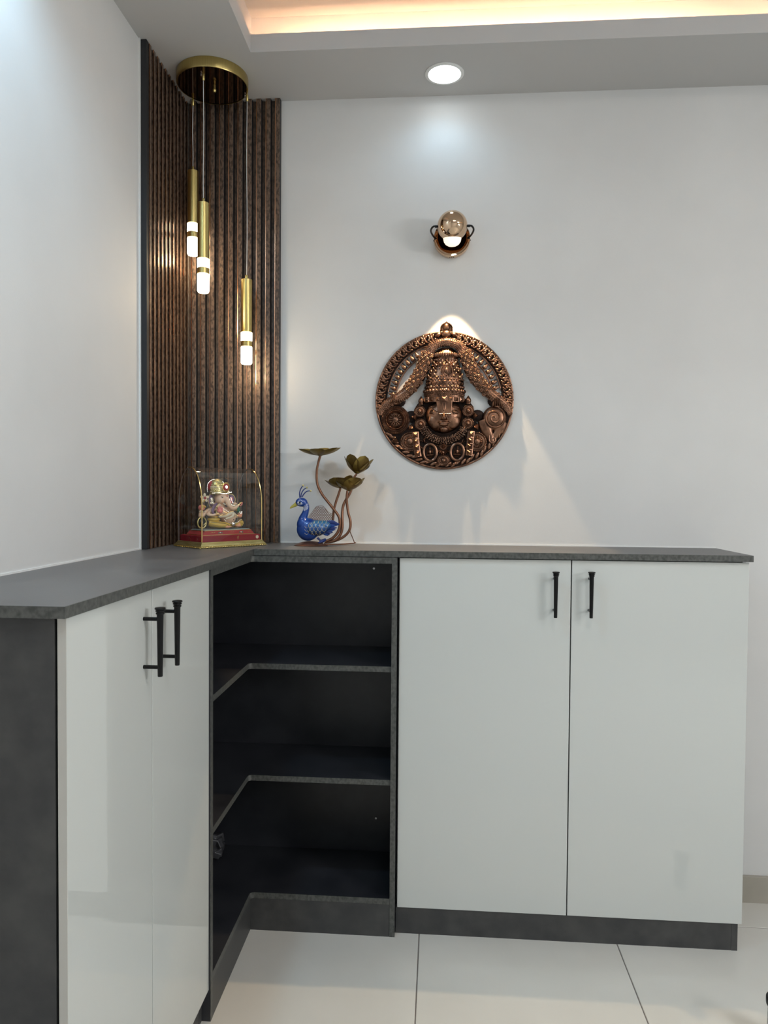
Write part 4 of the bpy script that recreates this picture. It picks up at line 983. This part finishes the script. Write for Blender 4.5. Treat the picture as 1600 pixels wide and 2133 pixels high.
# crown
bm = MB()
bm.lathe([(.0225, .0), (.0235, .004), (.0215, .009), (.0220, .018), (.0190, .028), (.0140, .037), (.007, .043), (.0005, .045)], c=G(700, 505, -.003), seg=32, sc=(1.15, .9), rot=Matrix.Rotation(-.12, 3, 'Y')); bm.build('crown', m_goldm, r)
bm = MB(); gel(bm, 605, 390, .004, 46, 78, .010, 18); bm.build('crown_side', m_red, r)
q = [(548, 480, .0), (540, 420, .0), (556, 350, .0), (600, 305, .0), (680, 285, .0), (750, 300, .0), (800, 360, -.004), (845, 470, -.010)]
beads('crown_bead', q, .0014, m_crystal)
bm = MB(); bm.lathe([(.0125, .0), (.0130, .002), (.0112, .003), (.0105, .0015), (.0004, .002)], c=G(757, 405, -.0235), axis='Y', seg=30, sc=(1, 1.15)); bm.build('crown_plate', m_gold, r)
bm = MB(); bm.lathe([(.0095, .0), (.0090, .0018), (.0004, .0026)], c=G(757, 405, -.0250), axis='Y', seg=24, sc=(1, 1.1)); bm.build('crown_jewel_ground', m_red, r)
bm = MB()
for k in range(8): bm.ico(G(757, 405, -.0282) + Vector((.0034*math.cos(k*PI/4), 0, .0036*math.sin(k*PI/4))), .0015, 1)
bm.ico(G(757, 405, -.0288), .0022, 1); bm.build('crown_jewel', m_crystal, r)
bm = MB()
for v_, R_ in ((470, .0232), (440, .0218), (405, .0215), (370, .0190), (335, .0150), (305, .0095)):
    nb = int(R_*700)
    for k in range(nb):
        t = -PI + PI*(k+.5)/nb; bm.ico(G(700 + (v_-470)*.10, v_, -.003) + Vector((R_*1.15*math.cos(t), R_*.92*math.sin(t), 0)), .0017 if v_ != 405 else .0024, 1)
for k in range(9):
    t = -PI + PI*(k+.5)/9; c_ = G(700, 425, -.003) + Vector((.0215*1.15*math.cos(t), .0215*.92*math.sin(t), 0))
    bm.tube([c_ + Vector((.0035*math.cos(s), -.0008, .0040*math.sin(s))) for s in [j*PI/5 for j in range(9)]], .0008, 5)
bm.build('crown_beading', m_cream, r, kind='stuff')
bm = MB()
for k in range(22):
    bm.ico(G(rnd.uniform(600, 720), rnd.uniform(350, 480), -.017 - rnd.random()*.004), rnd.uniform(.0018, .0032), 1)
for k in range(10): bm.ico(G(600 + k*24, 478 + 6*math.sin(k), -.021), .0024, 1)
bm.build('crown_filigree', m_goldm, r, kind='stuff')
beads('brow_band', [(575, 500, -.015), (650, 495, -.026), (740, 505, -.030), (850, 480, -.024)], .0015, m_crystal)
# flower on the left, hands, pot, axe
o = None
bm = MB()
for k in range(5):
    t = 2*PI*k/5 + .3; bm.sph(G(492 + 42*math.cos(t), 572 - 42*math.sin(t), -.004), (.0062, .0016, .0044), 10, rot=Matrix.Rotation(-t, 3, 'Y'))
bm.build('flower_petal', m_cream, r); bm = MB(); gel(bm, 492, 572, -.0062, 20, 20, .002); bm.build('flower_centre', m_red, r)
bm = MB(); gtube(bm, [(480, 640, -.001, 9), (492, 600, -.001, 8)], 8); gel(bm, 480, 612, -.001, 24, 20, .005); bm.build('flower_stalk', m_yellow, r)
def hand(name, u, v, y, m_, s=1.0, n=4, lean=0):
    bm = MB(); gel(bm, u, v, y, 34*s, 34*s, .0062*s, 14)
    for k in range(n):
        uu = u + (-24 + k*16)*s; L = (62, 74, 70, 56)[k]*s
        gtube(bm, [(uu, v-10*s, y, 11*s), (uu + (k-1.5)*4*s + lean*.5, v - L*.6, y-.001, 10*s), (uu + (k-1.5)*6*s + lean, v - L, y-.0005, 7*s)], 8, 4)
    gtube(bm, [(u-30*s, v+8*s, y-.001, 12*s), (u-52*s, v-12*s, y-.003, 10*s), (u-56*s, v-32*s, y-.004, 7*s)], 8, 4)
    return blob(bm, name, m_, r, .0008, 1)
hand('blessing_hand', 668, 770, -.026, m_pink, 1.05)
hand('sweet_hand', 992, 850, -.022, m_orange, .85)
hand('raised_hand', 470, 725, -.002, m_orange, .75)
bm = MB(); gel(bm, 470, 720, .004, 46, 46, .010, 16); blob(bm, 'pot', m_pink, r, .0012, 1); bm = MB(); gel(bm, 452, 700, -.008, 16, 20, .003); gel(bm, 490, 706, -.008, 12, 16, .003); bm.build('pot_paint', m_yellow, r)
beads('bangle', [(425, 772, .0), (440, 780, -.006), (468, 783, -.008), (500, 778, -.005), (515, 768, 0)], .0017, m_cream)
beads('bangle', [(600, 835, -.019), (620, 812, -.030), (660, 838, -.032), (700, 822, -.024)], .0015, m_gold)
bm = MB()
for k in range(7): bm.ico(G(972 + rnd.uniform(-20, 20), 802 + rnd.uniform(-14, 10), -.031), .0022, 1)
bm.build('sweets', m_crystal, r)
hand('axe_hand', 965, 690, -.004, m_ivory, .7); bm = MB(); gtube(bm, [(960, 760, -.006, 10), (990, 700, -.008, 10), (1050, 640, -.009, 8)], 8); bm.build('axe_handle', m_gold, r)
bm = MB(); bm.prism([(1020, 640), (1062, 690), (1072, 640), (1040, 668)], -.001, .002, lambda u, v, d: G(u, v, -.009+d)); gel(bm, 1030, 690, -.009, 26, 8, .001, 8, ); bm.build('axe_blade', m_pink, r)
bm = MB(); gtube(bm, [(655, 660, -.014, 20), (600, 700, -.018, 26), (575, 760, -.018, 26), (590, 815, -.018, 18)], 12, 5, .6); blob(bm, 'shawl', m_purple, r, .0012, 2)
beads('shawl_bead', [(668, 655, -.024), (618, 690, -.026), (600, 750, -.028), (612, 812, -.026)], .0015, m_goldm)
# cloths: green sleeve with gold cuff, sash, dhoti
bm = MB(); gtube(bm, [(950, 690, -.010, 30), (985, 730, -.010, 34), (1010, 790, -.008, 28), (1030, 810, -.006, 12)], 12, 5, .7); blob(bm, 'sleeve', m_green, r, .0012, 2)
bm = MB(); gtube(bm, [(912, 690, -.020, 20), (925, 740, -.020, 20), (950, 770, -.016, 14)], 10); bm.build('cuff', m_goldm, r)
bm = MB(); gtube(bm, [(655, 855, -.020, 16), (730, 850, -.026, 20), (800, 820, -.030, 22), (850, 800, -.030, 22), (890, 830, -.030, 18), (930, 860, -.026, 12)], 10, 5, .6); gtube(bm, [(740, 890, -.028, 14), (800, 870, -.033, 18), (850, 840, -.033, 18), (860, 800, -.031, 14)], 10, 5, .6); blob(bm, 'sash', m_cream, r, .0010, 1)
beads('sash_bead', [(660, 838, -.03), (730, 832, -.03), (790, 795, -.03), (850, 780, -.03), (885, 815, -.03), (935, 850, -.03)], .0014, m_gold)
beads('necklace', [(690, 660, -.01), (730, 720, -.02), (790, 770, -.03), (850, 800, -.03)], .0017, m_crystal, tree=bt)
beads('necklace', [(650, 690, -.01), (690, 740, -.02), (760, 790, -.03), (830, 812, -.03)], .0014, m_gold, tree=bt)
beads('trunk_bead', [(802, 590, -.03), (808, 640, -.03), (840, 682, -.03), (890, 696, -.03)], .0014, m_crystal, tree=ht)
bm = MB()
gtube(bm, [(560, 950, -.004, 44), (640, 975, -.018, 52), (740, 985, -.024, 44), (800, 985, -.026, 34)], 14); gtube(bm, [(1050, 940, -.002, 44), (1020, 970, -.014, 50), (960, 985, -.022, 40), (900, 1000, -.026, 30)], 14); gel(bm, 830, 985, -.004, 190, 50, .022, 20); gel(bm, 700, 990, -.006, 150, 42, .022, 18)
dh = blob(bm, 'dhoti', m_yellow, r, .0013, 3, label='ochre yellow draped lower garment')
dt = BVHTree.FromPolygons([v.co for v in dh.data.vertices], [p.vertices[:] for p in dh.data.polygons])
for (pts, m_, w) in (([(560, 940, 0), (650, 950, 0), (740, 965, 0), (790, 1000, 0)], m_blackp, .0008), ([(565, 975, 0), (650, 995, 0), (720, 1005, 0)], m_gold, .0008), ([(570, 1005, 0), (640, 1020, 0), (720, 1020, 0)], m_blackp, .0007), ([(940, 930, 0), (1000, 925, 0), (1060, 930, 0)], m_blackp, .0008), ([(960, 950, 0), (1020, 970, 0), (1060, 1010, 0)], m_gold, .0008)):
    q = []
    for a in spline(pts, 8):
        p_ = G(a[0], a[1]); h = dt.ray_cast(Vector((p_.x, -.2, p_.z)), Vector((0, 1, 0)))
        if h[0]: q.append(h[0])
    if len(q) > 2: MB().tube(q, w, 6).build('dhoti_fold', m_, dh)
beads('girdle', [(720, 900, -.03), (760, 940, -.03), (840, 965, -.03), (920, 950, -.03), (980, 905, -.03)], .0015, m_crystal)
bm = MB(); bm.lathe([(.0062, 0), (.0055, .002), (.0004, .004)], c=G(858, 970, -.031), axis='Y', seg=16); bm.build('girdle_jewel', m_crystal, r)
def foot(u, v, y, s):
    bm = MB(); gel(bm, u, v, y, 46, 24, .010, 14); gel(bm, u - s*20, v-22, y+.004, 34, 28, .009, 14)
    for k in range(5): gel(bm, u + s*(40 - k*5) , v + 4 + (k-2)*3, y - .008 + k*.004, 14 - k, 9, .0026, 8)
    blob(bm, 'foot', m_orange, r, .0010, 1)
foot(775, 1012, -.026, 1); foot(938, 1000, -.026, -1)
